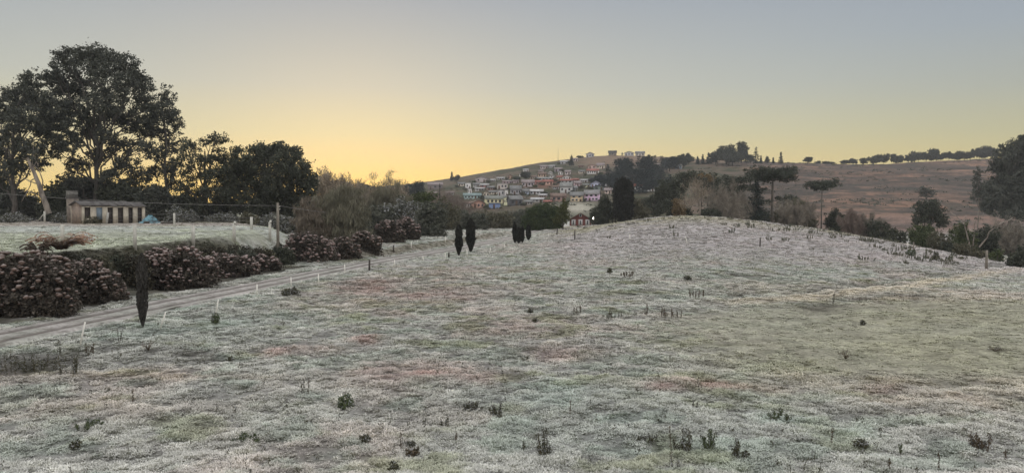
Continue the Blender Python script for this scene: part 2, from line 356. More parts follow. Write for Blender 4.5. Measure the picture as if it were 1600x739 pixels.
    vil = np.tile(np.array([.085, .075, .048]), (len(x), 1)); vil = lerp(vil, (.045, .05, .026), sst(.45, .58, m2)); vil = lerp(vil, (.14, .10, .075), sst(.5, .62, m1) * .8); vil = lerp(vil, (.035, .04, .02), sst(.5, .6, fbm(x / 6, y / 4, 5)) * .5 * (U < 930))
    vil = lerp(vil, (.19, .095, .065), blobw(U, y, 850, 470, 34, 28)); vil = lerp(vil, (.20, .14, .095), sst(590, 640, y) * sst(880, 930, U) * .8)
    fc = vil * .8 * (1 - hil[:, None]) + lerp(brown, (.045, .04, .034), sst(.46, .6, fbm(x / 25, y / 9, 0, 4)) * .65 + .45 * sst(330, 380, y) * (1 - sst(480, 560, y)) * sst(.42, .58, m2) * (1 - sst(.46, .6, fbm(x / 25, y / 9, 0, 4)))) * hil[:, None]
    fc = lerp(fc, (.34, .32, .26), blobw(U, y, 905, 305, 28, 40) * .9)
    c = c * (1 - far[:, None]) + fc * far[:, None]
    low = sst(1480, 1540, U) * sst(120, 135, y) * (1 - sst(215, 240, y)); c = lerp(c, (.40, .40, .37), low * .8)
    dk = np.zeros(len(x))
    for X, Y, rx, ry, k in p['dark']: dk = np.maximum(dk, k * np.exp(-(((x - X) / rx) ** 2 + ((y - Y) / ry) ** 2)))
    c = lerp(c, (.05, .045, .035), np.clip(dk * (.6 + .8 * n2), 0, 1))
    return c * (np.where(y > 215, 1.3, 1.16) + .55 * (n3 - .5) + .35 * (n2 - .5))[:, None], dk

# ------------------------------------------------------------------ ground mesh
a_in = np.linspace(R(-40), R(40), 760)
a_out = np.concatenate([np.linspace(R(40), R(320), 90)[1:-1]])
AA = np.concatenate([a_in, a_out]); RRr = np.concatenate([[.4], np.exp(np.linspace(math.log(3), math.log(14), 60)), np.exp(np.linspace(math.log(14), math.log(1500), 800))[1:]])
AG, RG = np.meshgrid(AA, RRr); X = (RG * np.sin(AG)).ravel(); Y = (RG * np.cos(AG)).ravel()
Yc = np.where(np.cos(AG).ravel() < .3, 0, 1)
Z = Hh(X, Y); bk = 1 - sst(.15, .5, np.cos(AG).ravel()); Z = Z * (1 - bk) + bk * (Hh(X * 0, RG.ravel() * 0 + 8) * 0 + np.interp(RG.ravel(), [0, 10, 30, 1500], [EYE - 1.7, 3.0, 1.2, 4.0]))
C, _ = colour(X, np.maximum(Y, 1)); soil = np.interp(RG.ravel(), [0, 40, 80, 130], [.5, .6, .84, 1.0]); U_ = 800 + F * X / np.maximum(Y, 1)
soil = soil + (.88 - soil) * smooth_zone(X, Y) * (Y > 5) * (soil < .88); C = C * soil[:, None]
na = len(AA); nr = len(RRr); idx = np.arange(na * nr).reshape(nr, na); nx = np.roll(idx, -1, 1)
Q = np.stack([idx[:-1], nx[:-1], nx[1:], idx[1:]], -1).reshape(-1, 4)[:, ::-1]
gm = bpy.data.materials.new('frosted ground'); gm.use_nodes = True; t = gm.node_tree; b = t.nodes['Principled BSDF']
b.inputs['Roughness'].default_value = .95; b.inputs['Specular IOR Level'].default_value = .1
at = N(t, 'ShaderNodeAttribute', attribute_name='Col'); ge = N(t, 'ShaderNodeNewGeometry')
mp = N(t, 'ShaderNodeMapping'); mp.inputs['Scale'].default_value = (.8, 1.5, 1); L(t, ge.outputs['Position'], mp.inputs[0])
n1 = N(t, 'ShaderNodeTexNoise'); n1.inputs['Scale'].default_value = .9; n1.inputs['Detail'].default_value = 8; n1.inputs['Roughness'].default_value = .68; L(t, mp.outputs[0], n1.inputs[0])
n2 = N(t, 'ShaderNodeTexNoise'); n2.inputs['Scale'].default_value = 7; n2.inputs['Detail'].default_value = 5; L(t, ge.outputs['Position'], n2.inputs[0])
k = ramp(t, n1.outputs[0], [(.34, (.64, .64, .6)), (.5, (1, 1, 1)), (.68, (1.2, 1.2, 1.18))], False)
k2 = ramp(t, n2.outputs[0], [(.3, (.7, .7, .7)), (.7, (1.2, 1.2, 1.2))], False)
L(t, mixc(t, 1, mixc(t, 1, at.outputs['Color'], k, 'MULTIPLY'), k2, 'MULTIPLY'), b.inputs['Base Color'])
bp = N(t, 'ShaderNodeBump'); bp.inputs['Strength'].default_value = .9; bp.inputs['Distance'].default_value = .22; L(t, n1.outputs[0], bp.inputs['Height']); L(t, bp.outputs[0], b.inputs['Normal'])
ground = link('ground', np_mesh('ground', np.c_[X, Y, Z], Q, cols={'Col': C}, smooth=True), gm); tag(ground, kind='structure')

# farm track
yy = np.arange(2, 170, .35); cx = xr(yy); pts = np.c_[cx, yy]
pts = np.vstack([pts, [(7.5, 172), (7.9, 176), (7.7, 180), (6.6, 184), (4.6, 188), (1.8, 191), (-2, 193), (-8, 194)]])
tan = np.gradient(pts, axis=0); tan /= np.linalg.norm(tan, axis=1)[:, None]; nrm = np.c_[-tan[:, 1], tan[:, 0]]
W_ = np.linspace(-1.4, 1.4, 21); VX = pts[:, None] + nrm[:, None] * W_[None, :, None]
VX[:, 0] += (nrm * ((vn(yy[np.minimum(np.arange(len(pts)), len(yy) - 1)] * 1.3, yy[0] * np.ones(len(pts)), 2) - .5) * .5)[:, None]); VX[:, -1] += (nrm * ((vn(np.arange(len(pts)) * .4, np.ones(len(pts)), 5) - .5) * .5)[:, None])
rx_, ry_ = VX[..., 0].ravel(), VX[..., 1].ravel(); ww = np.tile(W_, len(pts)); wob = (fbm(rx_ / 3, ry_ / 3, 3) - .5) * .5
rut = np.maximum(np.exp(-((ww - .66 + wob * .3) / .26) ** 2), np.exp(-((ww + .66 + wob * .3) / .26) ** 2))
rz_ = base_h(rx_, ry_) + np.where(np.abs(ww) > 1.28, -.10, .03) - .05 * rut + (fbm(rx_ / 1.2, ry_ / 1.2, 1) - .5) * .03
# past the end of the straight the track simply lies on the ground
rz_ = np.where(ry_ > 165, Hh(rx_, ry_) + .12, rz_)
RC = np.tile(np.array([.40, .375, .345]), (len(ww), 1)); RC = lerp(RC, (.30, .31, .26), sst(.45, .65, fbm(rx_ / 1.2, ry_ / 1.2, 6)) * .5)
RC = lerp(RC * 1.0, (.11, .092, .08), np.clip(rut * (1.1 + (fbm(rx_ / 1.5, ry_ / 1.5, 2) - .5)), 0, 1) * .8); RC *= (.85 + .3 * fbm(rx_ / .3, ry_ / .3, 4))[:, None]
nn = len(pts); ii = np.arange(nn * 21).reshape(nn, 21); RQ = np.stack([ii[:-1, :-1], ii[1:, :-1], ii[1:, 1:], ii[:-1, 1:]], -1).reshape(-1, 4)
road = link('farm_track', np_mesh('farm_track', np.c_[rx_, ry_, rz_], RQ, cols={'Col': RC}, smooth=True), gm); tag(road, kind='structure')

# ------------------------------------------------------------------ grass (uncountable)
gr = bpy.data.materials.new('frosted grass'); gr.use_nodes = True; t = gr.node_tree; b = t.nodes['Principled BSDF']
b.inputs['Roughness'].default_value = .9; b.inputs['Specular IOR Level'].default_value = .15
ai = N(t, 'ShaderNodeAttribute', attribute_name='tcol', attribute_type='INSTANCER'); at = N(t, 'ShaderNodeAttribute', attribute_name='tip')
gi = N(t, 'ShaderNodeNewGeometry')
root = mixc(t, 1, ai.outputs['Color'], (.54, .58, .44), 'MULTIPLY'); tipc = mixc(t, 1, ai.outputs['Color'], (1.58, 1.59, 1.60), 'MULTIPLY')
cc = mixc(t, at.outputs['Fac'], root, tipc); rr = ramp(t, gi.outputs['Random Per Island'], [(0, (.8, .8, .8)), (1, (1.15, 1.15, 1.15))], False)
L(t, mixc(t, 1, cc, rr, 'MULTIPLY'), b.inputs['Base Color'])
def tuft(seed, nb, rad, hgt, wid):
    g = np.random.RandomState(seed); V = []; Q = []; Tt = []; tip = []
    for i in range(nb):
        a = g.rand() * 6.283; r = rad * math.sqrt(g.rand()); px, py = r * math.cos(a), r * math.sin(a)
        b_ = a + g.randn() * .9; h = hgt * (.45 + .75 * g.rand()) * (1 - .35 * r / rad); ln = h * (.35 + 1.0 * g.rand()); w2 = wid * (.6 + .7 * g.rand()) / 2
        tx, ty = -math.sin(b_ + g.randn() * .8), math.cos(b_ + g.randn() * .8)
        k = len(V)
        for q, (fr, up) in enumerate(((0, 0), (.42, .85), (1, .55 + .5 * g.rand()))):
            X0, Y0, Z0 = px + math.cos(b_) * ln * fr, py + math.sin(b_) * ln * fr, h * up
            if q < 2: V += [(X0 - tx * w2, Y0 - ty * w2, Z0), (X0 + tx * w2, Y0 + ty * w2, Z0)]; tip += [up] * 2
            else: V.append((X0, Y0, Z0)); tip.append(1)
        Q.append((k, k + 1, k + 3, k + 2)); Tt.append((k + 2, k + 3, k + 4))
    return np_mesh('tuft', V, Q, Tt, cols={'tip': np.array(tip)})
tcoll = bpy.data.collections.new('grass_tufts')
for i, (nb, rd_, hg, wd) in enumerate([(58, .11, .085, .016), (52, .13, .07, .018), (60, .10, .10, .014), (50, .14, .06, .019), (56, .12, .085, .016), (44, .09, .13, .012)]):
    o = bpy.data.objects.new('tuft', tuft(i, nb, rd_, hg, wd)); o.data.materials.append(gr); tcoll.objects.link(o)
g = np.random.RandomState(3)
def scatter(n, lo, hi, pw):
    q = g.rand(n); e = 2 - pw; yv = (lo ** e + q * (hi ** e - lo ** e)) ** (1 / e) if abs(e) > 1e-6 else lo * (hi / lo) ** q
    uv = -190 + g.rand(n) * 1980; return (uv - 800) / F * yv, yv
px1, py1 = scatter(170000, 15, 62, 1.0); px2, py2 = scatter(100000, 62, 165, 1.0)
gx = np.concatenate([px1, px2]); gy = np.concatenate([py1, py2]); s_ = sd(gx, gy); gU = 800 + F * gx / gy
ter = sst(0, 1.5, s_ - bank(gy) - 1.2)
cl = .5 * fbm(gx / 1.1, gy / .9, 7, 2) + .5 * vn(gx / .42, gy / .38, 2)
keep = (onroad(gx, gy) < .85) & ~((s_ > 2.9) & (s_ < bank(gy) - .2) & (gy < 62)) & ~((gU < 640) & (gy > 104)) & ~((gy > 138) & (gU > 930) & (gU < 1540)) & ((cl > .39) | (g.rand(len(gx)) < .25))
gx, gy, ter, cl = gx[keep], gy[keep], ter[keep], cl[keep]
gc, gd = colour(gx, gy); k2 = ((gd < .35) | (g.rand(len(gx)) < .15)) & ((ter < .5) | (g.rand(len(gx)) < .35)) & (g.rand(len(gx)) > .6 * smooth_zone(gx, gy)); gx, gy, ter, cl, gc = gx[k2], gy[k2], ter[k2], cl[k2], gc[k2]
gz = Hh(gx, gy) - .015; ng = len(gx); dist = np.hypot(gx, gy); smz = smooth_zone(gx, gy)
sc_ = (.75 + .7 * g.rand(ng)) * np.interp(dist, [15, 40, 100, 170], [.95, 1.2, 2.0, 2.6]); hz_ = sc_ * (.35 + 1.5 * np.clip(cl - .25, 0, .7)) * (1 - .68 * smz) * (1 - .6 * ter) * np.interp(dist, [15, 60, 120], [1, .75, .5])
pm = bpy.data.meshes.new('frosted_grass'); pm.vertices.add(ng); pm.vertices.foreach_set('co', np.c_[gx, gy, gz].astype(np.float32).ravel())
def vat(n, ty, f, d): a = pm.attributes.new(n, ty, 'POINT'); a.data.foreach_set(f, np.asarray(d, np.float32).ravel())
vat('tcol', 'FLOAT_COLOR', 'color', np.c_[gc * (.74 + .18 * g.rand(ng) * (1 - .5 * smz) + .22 * smz + .50 * np.clip((cl - .3) * 1.6, 0, 1) * (1 - .7 * smz))[:, None], np.ones(ng)])
vat('rot', 'FLOAT_VECTOR', 'vector', np.c_[g.randn(ng) * .12, g.randn(ng) * .12, g.rand(ng) * 6.28]); vat('scl', 'FLOAT_VECTOR', 'vector', np.c_[sc_, sc_, hz_])
go = bpy.data.objects.new('frosted_grass', pm); COL.objects.link(go); tag(go, 'short rimed tufts of grass covering the whole meadow', 'grass', kind='stuff')
ng_ = bpy.data.node_groups.new('grass', 'GeometryNodeTree'); ng_.interface.new_socket('Geometry', in_out='INPUT', socket_type='NodeSocketGeometry'); ng_.interface.new_socket('Geometry', in_out='OUTPUT', socket_type='NodeSocketGeometry')
gi_ = N(ng_, 'NodeGroupInput'); gq = N(ng_, 'NodeGroupOutput'); ins = N(ng_, 'GeometryNodeInstanceOnPoints'); ci = N(ng_, 'GeometryNodeCollectionInfo')
ci.inputs['Collection'].default_value = tcoll; ci.inputs['Separate Children'].default_value = True; ci.inputs['Reset Children'].default_value = True
L(ng_, gi_.outputs[0], ins.inputs['Points']); L(ng_, ci.outputs[0], ins.inputs['Instance']); ins.inputs['Pick Instance'].default_value = True
na1 = N(ng_, 'GeometryNodeInputNamedAttribute', data_type='FLOAT_VECTOR'); na1.inputs[0].default_value = 'rot'; er = N(ng_, 'FunctionNodeEulerToRotation'); L(ng_, na1.outputs[0], er.inputs[0]); L(ng_, er.outputs[0], ins.inputs['Rotation'])
na2 = N(ng_, 'GeometryNodeInputNamedAttribute', data_type='FLOAT_VECTOR'); na2.inputs[0].default_value = 'scl'; L(ng_, na2.outputs[0], ins.inputs['Scale'])
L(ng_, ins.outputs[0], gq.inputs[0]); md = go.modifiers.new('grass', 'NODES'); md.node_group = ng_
# ------------------------------------------------------------------ vegetation builders
def cards(c, Ln, Wd, g, vert=0.0, flat=0.0):
    """small diamond leaves at points c"""
    n = len(c); t_ = g.randn(n, 3); t_[:, 2] = t_[:, 2] * (1 - flat) + vert * 3 * np.sign(t_[:, 2] + .001)
    t_ /= np.linalg.norm(t_, axis=1)[:, None]; q = g.randn(n, 3); q[:, 2] *= (1 - flat); q -= (q * t_).sum(1)[:, None] * t_; q /= np.linalg.norm(q, axis=1)[:, None] + 1e-9
    s_ = (.6 + .8 * g.rand(n))[:, None]; a = t_ * Ln * .5 * s_; b_ = q * Wd * .5 * s_
    V = np.stack([c + a, c + b_, c - a, c - b_], 1).reshape(-1, 3); return V, np.arange(4 * n).reshape(n, 4)
def blob_pts(blobs, g, leafA, cover=2.0, clump=.24, shell=.42, jit=1.06, minn=3):
    out = []
    for (cx_, cy_, cz_, rx, ry, rz) in blobs:
        r = (rx * ry * rz) ** (1 / 3); ns = max(minn, int(cover * 1.9 / clump ** 2)); d = g.randn(ns, 3); d /= np.linalg.norm(d, axis=1)[:, None]
        sc = (g.rand(ns) ** shell * jit)[:, None] * (.9 + .25 * g.rand(ns))[:, None]; cc = d * sc; rs = clump * r * (.6 + .8 * g.rand(ns))
        nl = np.maximum(2, (1.35 * math.pi * rs ** 2 / leafA).astype(int)); k = np.repeat(np.arange(ns), nl)
        p = cc[k] * (rx, ry, rz) + g.randn(len(k), 3) * (rs[k] * .52)[:, None] * (1, 1, .8); out.append(p + (cx_, cy_, cz_))
    return np.vstack(out)
def limb(gx_, p0, p1, r0, r1, g, k=6, wig=.06, seg=6):
    p0 = np.array(p0, float); p1 = np.array(p1, float); ln = np.linalg.norm(p1 - p0); t_ = np.linspace(0, 1, seg)[:, None]
    w_ = g.randn(seg, 3) * wig * ln; w_[0] = 0; w_[-1] *= .3; pts = p0 * (1 - t_) + p1 * t_ + w_; pts[:, 2] += (np.sin(t_[:, 0] * math.pi) * .06 * ln)
    gx_.tube(pts, r0 * (1 - t_[:, 0]) + r1 * t_[:, 0], k, cap=False); return pts
DK = leafmat('dark evergreen leaves', (.036, .042, .031), (.10, .108, .076))
EUC = leafmat('eucalyptus leaves', (.045, .052, .043), (.12, .125, .10))
GRN = leafmat('green leaves', (.045, .062, .028), (.115, .135, .06))
PIN = leafmat('pine needles', (.022, .032, .028), (.055, .07, .055))
PINY = leafmat('yellow green needles', (.06, .065, .022), (.14, .13, .045))
CYP = leafmat('cypress leaves', (.016, .017, .014), (.042, .042, .034))
OLV = leafmat('grey green twigs', (.085, .083, .055), (.17, .16, .105))
SAG = leafmat('sage dark leaves', (.055, .062, .047), (.15, .155, .12))
FRB = leafmat('rimed leaves', (.07, .075, .05), (.16, .16, .12), frost=.35)
TWG = leafmat('bare brown twigs', (.15, .135, .11), (.30, .265, .21))
TWY = leafmat('pale bare twigs', (.20, .165, .12), (.36, .30, .22))
TWR = leafmat('reddish bare twigs', (.14, .11, .092), (.25, .20, .165))
ORG = leafmat('rusty leaves', (.13, .095, .05), (.22, .16, .085))
BARK = mat('bark', (.10, .09, .075), (.055, .048, .04), scale=4, bump=.05, stretch=(1, 1, .25))
BARKD = mat('dark grey bark', (.12, .11, .095), (.07, .062, .055), scale=3, bump=.03, stretch=(1, 1, .3))
BARKP = mat('pale bark', (.33, .29, .24), (.15, .13, .11), scale=2, bump=.03, stretch=(1, 1, .3))
BARKM = mat('grey bark', (.20, .18, .15), (.11, .10, .085), scale=3, bump=.03, stretch=(1, 1, .3))
def px_blobs(B, d, g, depth=1.0, base=None):
    out = []
    for b_ in B:
        u, v, ru, rv = b_[:4]; dd = b_[4] if len(b_) > 4 else g.uniform(-.5, .5) * depth
        x, y, z = pos(u, v, d + dd); m = mpp(d); out.append((x, y, z, ru * m, (ru + rv) / 2 * m, rv * m))
    return out
def make_tree(name, label, cat, u, d, B, lm=DK, bark=BARK, leaf=(.34, .2), cover=2.0, clump=.24, tr=.25, lean=None, seed=1, group=None, depth=3.0, limbs=True, trunk=True, top=None, vert=0, crownname='crown', shell=.42, s=None, flat=0, loc=None):
    g = np.random.RandomState(seed)
    x, y, z = loc if loc else (place(u, d) if s is None else at_s(u, s)); d = y
    o = thing(name, (x, y, z), label, cat, group); bl = px_blobs(B, d, g, depth); off = (x, y, z)
    if not limbs:                    # bushes are leafy down to the ground
        for b_ in list(bl):
            q = b_[2]; gz0 = z1(b_[0], b_[1])
            while q - b_[5] * .7 > gz0 and len(bl) < 60: q -= b_[5] * .85; bl.append((b_[0], b_[1], q, b_[3] * .95, b_[4] * .95, b_[5]))
    pts = blob_pts(bl, g, leaf[0] * leaf[1] * .5, cover, clump, shell); pts = pts[pts[:, 2] > Hh(pts[:, 0], pts[:, 1]) + .05]
    V, Q_ = cards(pts, leaf[0], leaf[1], g, vert, flat); link(crownname, np_mesh(crownname, V - np.array(off), Q_), lm, o)
    if trunk:
        T_ = G(); bx = np.array(bl); topz = bx[:, 2].max() if top is None else pos(u, top, d)[2]
        tx, ty = (bx[:, 0].mean(), bx[:, 1].mean()) if lean is None else (pos(lean, 300, d)[0], y)
        tp = (tx * .5 + x * .5 if lean is None else tx, y, z + (topz - z) * .85)
        tr_pts = limb(T_, (x, y, z - .2), tp, tr, tr * .3, g, 8, .012, 8)
        if limbs:
            for b_ in bl:
                c = np.array(b_[:3]); h = (c[2] - z) * .6 + z; kk = int(np.argmin(np.abs(tr_pts[:, 2] - max(h - .25 * np.hypot(c[0] - x, c[1] - y), z + .8))))
                lp = limb(T_, tr_pts[kk], c, tr * .42, tr * .12, g, 5, .05, 6)
                for q in range(4):
                    e = c + g.randn(3) * np.array(b_[3:6]) * .55; limb(T_, lp[3 + q % 3], e, tr * .13, tr * .03, g, 4, .06, 4)
        T_.build('trunk', bark, o, off)
    return o
def grow(gx_, g, p, d, ln, r, lvl, tips, spread=.55, up=.12, nb=3, k=4):
    n = 4; pts = [np.array(p, float)]; dd = np.array(d, float)
    for i in range(n):
        dd = dd + g.randn(3) * .13; dd[2] += up * .3; dd /= np.linalg.norm(dd); pts.append(pts[-1] + dd * ln / n)
    gx_.tube(pts, np.linspace(r, r * .6, n + 1), k if lvl > 1 else 3, cap=False)
    if lvl == 0: tips.append(pts[-1]); tips.append(pts[2]); return
    for i in range(nb + (1 if lvl > 1 else 0)):
        b_ = pts[1 + int(g.rand() * (n - 1))] if i else pts[-1]; e = dd + g.randn(3) * spread; e[2] += up; e /= np.linalg.norm(e)
        grow(gx_, g, b_, e, ln * (.62 + .2 * g.rand()), r * .55, lvl - 1, tips, spread, up, nb, k)
def bare_tree(name, label, cat, u, d, h, wdt, bark=BARKM, twig=TWG, tr=.2, lvl=3, stems=1, seed=1, group=None, spread=.55, up=.12, tw=5, loc=None, twl=.8, low=.25, tww=.035):
    g = np.random.RandomState(seed); x, y, z = loc if loc else place(u, d); o = thing(name, (x, y, z), label, cat, group)
    T_ = G(); tips = []
    for s_ in range(stems):
        a = g.rand() * 6.28; q = (0 if stems == 1 else .45); dr = np.array([math.cos(a) * q, math.sin(a) * q, 1.]); dr /= np.linalg.norm(dr)
        grow(T_, g, (g.randn() * .15 * (stems > 1), g.randn() * .15 * (stems > 1), -.1), dr, 1.0 * .42, .02, lvl, tips, spread, up)
    V = np.vstack(T_.V); tp = np.array(tips); hz = V[:, 2].max(); wx = max(np.percentile(np.abs(V[:, 0]), 97), np.percentile(np.abs(V[:, 1]), 97))
    S = np.array([wdt / 2 / wx, wdt / 2 / wx, h / hz * .93]); T2 = G(); T2.V = [V * S]; T2.n = len(V); T2.Q = T_.Q; T2.T = T_.T
    # restore real branch thickness: the tubes were grown at unit scale
    T2.build('trunk', bark, o); c = np.repeat(tp * S, tw, 0); c = c + g.randn(*c.shape) * .22 * np.array([wdt, wdt, h]).mean() * .12; c = c[c[:, 2] > low * 0 + .1]
    Vc, Qc = cards(c, twl, tww, g, .15); link('twigs', np_mesh('twigs', Vc, Qc), twig, o); return o
def conifer_mesh(h, rw, seed, n=2600, leaf=(.55, .16), tiers=16, bottom=.1, power=.85):
    g = np.random.RandomState(seed); P_ = []
    for i in range(tiers):
        f = bottom + (1 - bottom) * (i + .3 * g.rand()) / tiers; Rr = rw * (1 - (f - bottom) / (1 - bottom + .02)) ** power * (.8 + .35 * g.rand()); nbz = 7 + int(5 * (1 - f))
        for j in range(nbz):
            a = g.rand() * 6.28; m = max(6, int(n / tiers / nbz * 1.6 * (Rr / rw + .25))); q = g.rand(m) ** .6; rr_ = Rr * q * (.75 + .4 * g.rand())
            P_.append(np.c_[rr_ * math.cos(a) + g.randn(m) * .07 * rw, rr_ * math.sin(a) + g.randn(m) * .07 * rw, f * h - q * Rr * .22 + g.randn(m) * h * .012])
    P_ = np.vstack(P_); V, Q_ = cards(P_, leaf[0], leaf[1], g, 0, .45); return np_mesh('crown', V, Q_)
def conifer(name, label, u, d, h, rw, seed=1, lm=PIN, group=None, n=2600, leaf=(.55, .16), cat='tree', loc=None, **kw):
    x, y, z = loc if loc else place(u, d); o = thing(name, (x, y, z), label, cat, group); link('crown', conifer_mesh(h, rw, seed, n, leaf, **kw), lm, o)
    T_ = G(); T_.tube([(0, 0, -.2), (0, 0, h * .5), (0, 0, h * .96)], [h * .018 + .05, h * .011 + .03, .03], 6); T_.build('trunk', BARK, o); return o
def cypress(label, loc, h, rmax, seed, kind='slim', group='young cypresses along the farm track', n=5200, leaf=(.14, .045), lm=None):
    g = np.random.RandomState(seed); o = thing('cypress', loc, label, 'cypress', group); k = int(n * h / 3.3); z = g.rand(k) ** .85 * h * .96 + .16
    f = z / h; prof = np.interp(f, [0, .07, .2, .4, .65, .85, .95, 1.02], [.22, .30, .72, 1, .95, .8, .5, .06]) * rmax; a = g.rand(k) * 6.283
    rr_ = prof * (.72 + .28 * g.rand(k) ** .5) * (1 + .26 * np.sin(a * 3 + z * 3 + seed) * np.sin(z * 7 + a) + .12 * g.randn(k)); V, Q_ = cards(np.c_[rr_ * np.cos(a), rr_ * np.sin(a), z], leaf[0], leaf[1], g, .9)
    link('crown', np_mesh('crown', V, Q_), lm or CYP, o)
    T_ = G(); T_.tube([(0, 0, -.15), (0, 0, h * .3), (0, 0, h * .9)], [rmax * .2, rmax * .3, rmax * .15], 8); core = [(0, 0, h * q) for q in (.1, .3, .6, .9)]; T_.tube(core, [rmax * .2, rmax * .6, rmax * .6, rmax * .3], 8)
    T_.build('trunk', BARK, o); return o
def araucaria(label, u, d, vtop, rpx, seed, tiers=((0.0, 1.0, 18), (.10, .85, 12)), tr=.3, group='araucaria pines behind the knoll', lowarms=()):
    g = np.random.RandomState(seed); x, y, z = place(u, d); o = thing('araucaria_pine', (x, y, z), label, 'araucaria', group); h = pos(u, vtop, d)[2] - z; Rr = rpx * mpp(d)
    T_ = G(); T_.tube([(0, 0, -.2), (0, 0, h * .5), (.1, 0, h * .95)], [tr, tr * .8, tr * .5], 8); bl = []
    for (dz, rf, na_) in tiers:
        for i in range(na_):
            a = i * 6.283 / na_ + g.rand() * .3; rr_ = Rr * rf * (.72 + .28 * g.rand()); e = (rr_ * math.cos(a), rr_ * math.sin(a), h * (1 - dz) - .4 - 1.7 * g.rand() * (rr_ / Rr)); st = (0, 0, h * (1 - dz) - .22 * rr_ - .8)
            m = (e[0] * .55, e[1] * .55, st[2] * .8 + e[2] * .2); T_.tube([st, m, e], [.09, .07, .04], 4, cap=False)
            for q in (1, .72, .45): bl.append((e[0] * q, e[1] * q, m[2] * (1 - q) + e[2] * q + .1, Rr * .2 * (.7 + .5 * g.rand()), Rr * .2, .5 + .3 * g.rand()))
    for (f, rf) in lowarms:
        a = g.choice([0, 3.14]) + g.randn() * .5; e = np.array((Rr * rf * math.cos(a), Rr * rf * math.sin(a), h * f + .5)); T_.tube([(0, 0, h * f - .3), e * (.6, .6, 1) - (0, 0, .4), e], [.08, .06, .04], 4, cap=False); bl.append((*e, Rr * .33, Rr * .3, .45)); bl.append((*(e * (.6, .6, 1)), Rr * .25, Rr * .25, .35))
    T_.build('trunk', BARKM, o); p = blob_pts(bl, g, .03, .62, .34); V, Q_ = cards(p, .42, .12, g); link('crown', np_mesh('crown', V, Q_), ARA, o); return o
ARA = leafmat('araucaria needles', (.04, .048, .035), (.085, .095, .07))

# ------------------------------------------------------------------ big trees of the farmyard (left)
E = 118
make_tree('eucalyptus_tree', 'largest tree, broad dark eucalyptus crown rising above the ruined shed', 'tree', 152, E,
  [(150, 96, 34, 22), (108, 92, 24, 16), (196, 100, 20, 16), (178, 122, 32, 22), (128, 128, 34, 24), (96, 140, 26, 26), (214, 142, 28, 26), (230, 172, 20, 24), (160, 158, 26, 20), (112, 176, 28, 22), (196, 188, 26, 22), (80, 178, 24, 24), (222, 206, 18, 18), (140, 206, 22, 15), (104, 222, 22, 16), (186, 228, 24, 16), (150, 248, 16, 14), (120, 260, 20, 14), (200, 258, 22, 14), (86, 232, 16, 20), (84, 116, 13, 16), (212, 116, 12, 14), (150, 84, 26, 12), (170, 176, 22, 16), (140, 186, 18, 14), (164, 210, 16, 12), (230, 232, 16, 14), (96, 200, 22, 16), (216, 278, 20, 12), (170, 276, 20, 12), (110, 284, 20, 12), (238, 196, 14, 18)],
  EUC, BARKD, leaf=(.36, .18), cover=1.75, clump=.22, tr=.45, seed=17, depth=9, top=130)
make_tree('eucalyptus_tree', 'dark spreading eucalyptus left of the largest tree, cut by the photo edge', 'tree', 20, 112,
  [(50, 128, 16, 17), (30, 150, 26, 16), (62, 160, 22, 20), (8, 168, 24, 22), (38, 186, 26, 20), (66, 200, 20, 22), (-20, 180, 24, 30), (10, 214, 22, 16), (-12, 240, 20, 18), (44, 232, 22, 14), (20, 262, 22, 14), (-8, 280, 22, 16), (60, 252, 16, 14)],
  EUC, BARKD, leaf=(.36, .18), cover=2.1, clump=.24, tr=.4, seed=12, depth=8, top=170)
bare_tree('eucalyptus_tree', 'thin airy sparse tree top at the upper left edge', 'tree', 6, 138, 26.5, 10, BARKM, OLV, lvl=4, seed=5, tw=3, twl=.7)
make_tree('eucalyptus_tree', 'rounded eucalyptus lobe standing right of the largest tree', 'tree', 262, 122,
  [(262, 150, 14, 16), (256, 176, 18, 16), (270, 190, 15, 22), (250, 206, 15, 14), (268, 226, 14, 16), (248, 240, 14, 13), (264, 262, 18, 14), (238, 270, 18, 12), (272, 284, 14, 14)],
  EUC, BARKD, leaf=(.36, .18), cover=1.5, clump=.25, tr=.3, seed=13, depth=5, top=160)
# leaning trunk
x, y, z = place(76, 108); o = thing('leaning_tree', (x, y, z), 'leaning pale bare trunk with broken side branches left of the brick tower', 'tree')
T_ = G(); gL = np.random.RandomState(2); a = np.array(pos(76, 334, 108)); bq = np.array(pos(43, 246, 108)); lp = limb(T_, a, bq, .42, .16, gL, 8, .01, 8)
for q, (uu, vv) in enumerate([(30, 300), (20, 282), (34, 316), (58, 250), (26, 240), (52, 228), (40, 222)]): limb(T_, lp[2 + q % 5], pos(uu, vv, 108 + gL.randn()), .09, .03, gL, 5, .05)
T_.build('trunk', BARKP, o, (x, y, z)); p_ = blob_pts(px_blobs([(40, 228, 14, 12), (26, 246, 10, 10), (56, 240, 10, 10)], 108, gL, 3), gL, .05, .7, .3); V, Q_ = cards(p_, .45, .22, gL); link('crown', np_mesh('crown', V - np.array((x, y, z)), Q_), EUC, o)
make_tree('broadleaf_tree', 'tree with a small round tuft on top, left of the large domed tree', 'tree', 322, 112,
  [(342, 216, 17, 9), (328, 222, 12, 8), (300, 228, 18, 13), (290, 248, 14, 14), (318, 250, 16, 12), (342, 246, 18, 14), (300, 272, 16, 14), (326, 276, 18, 14), (350, 268, 18, 16), (290, 294, 14, 14), (312, 300, 22, 14), (340, 300, 22, 16), (320, 322, 26, 14)],
  DK, BARK, leaf=(.3, .16), cover=1.35, clump=.26, tr=.35, seed=14, depth=5)
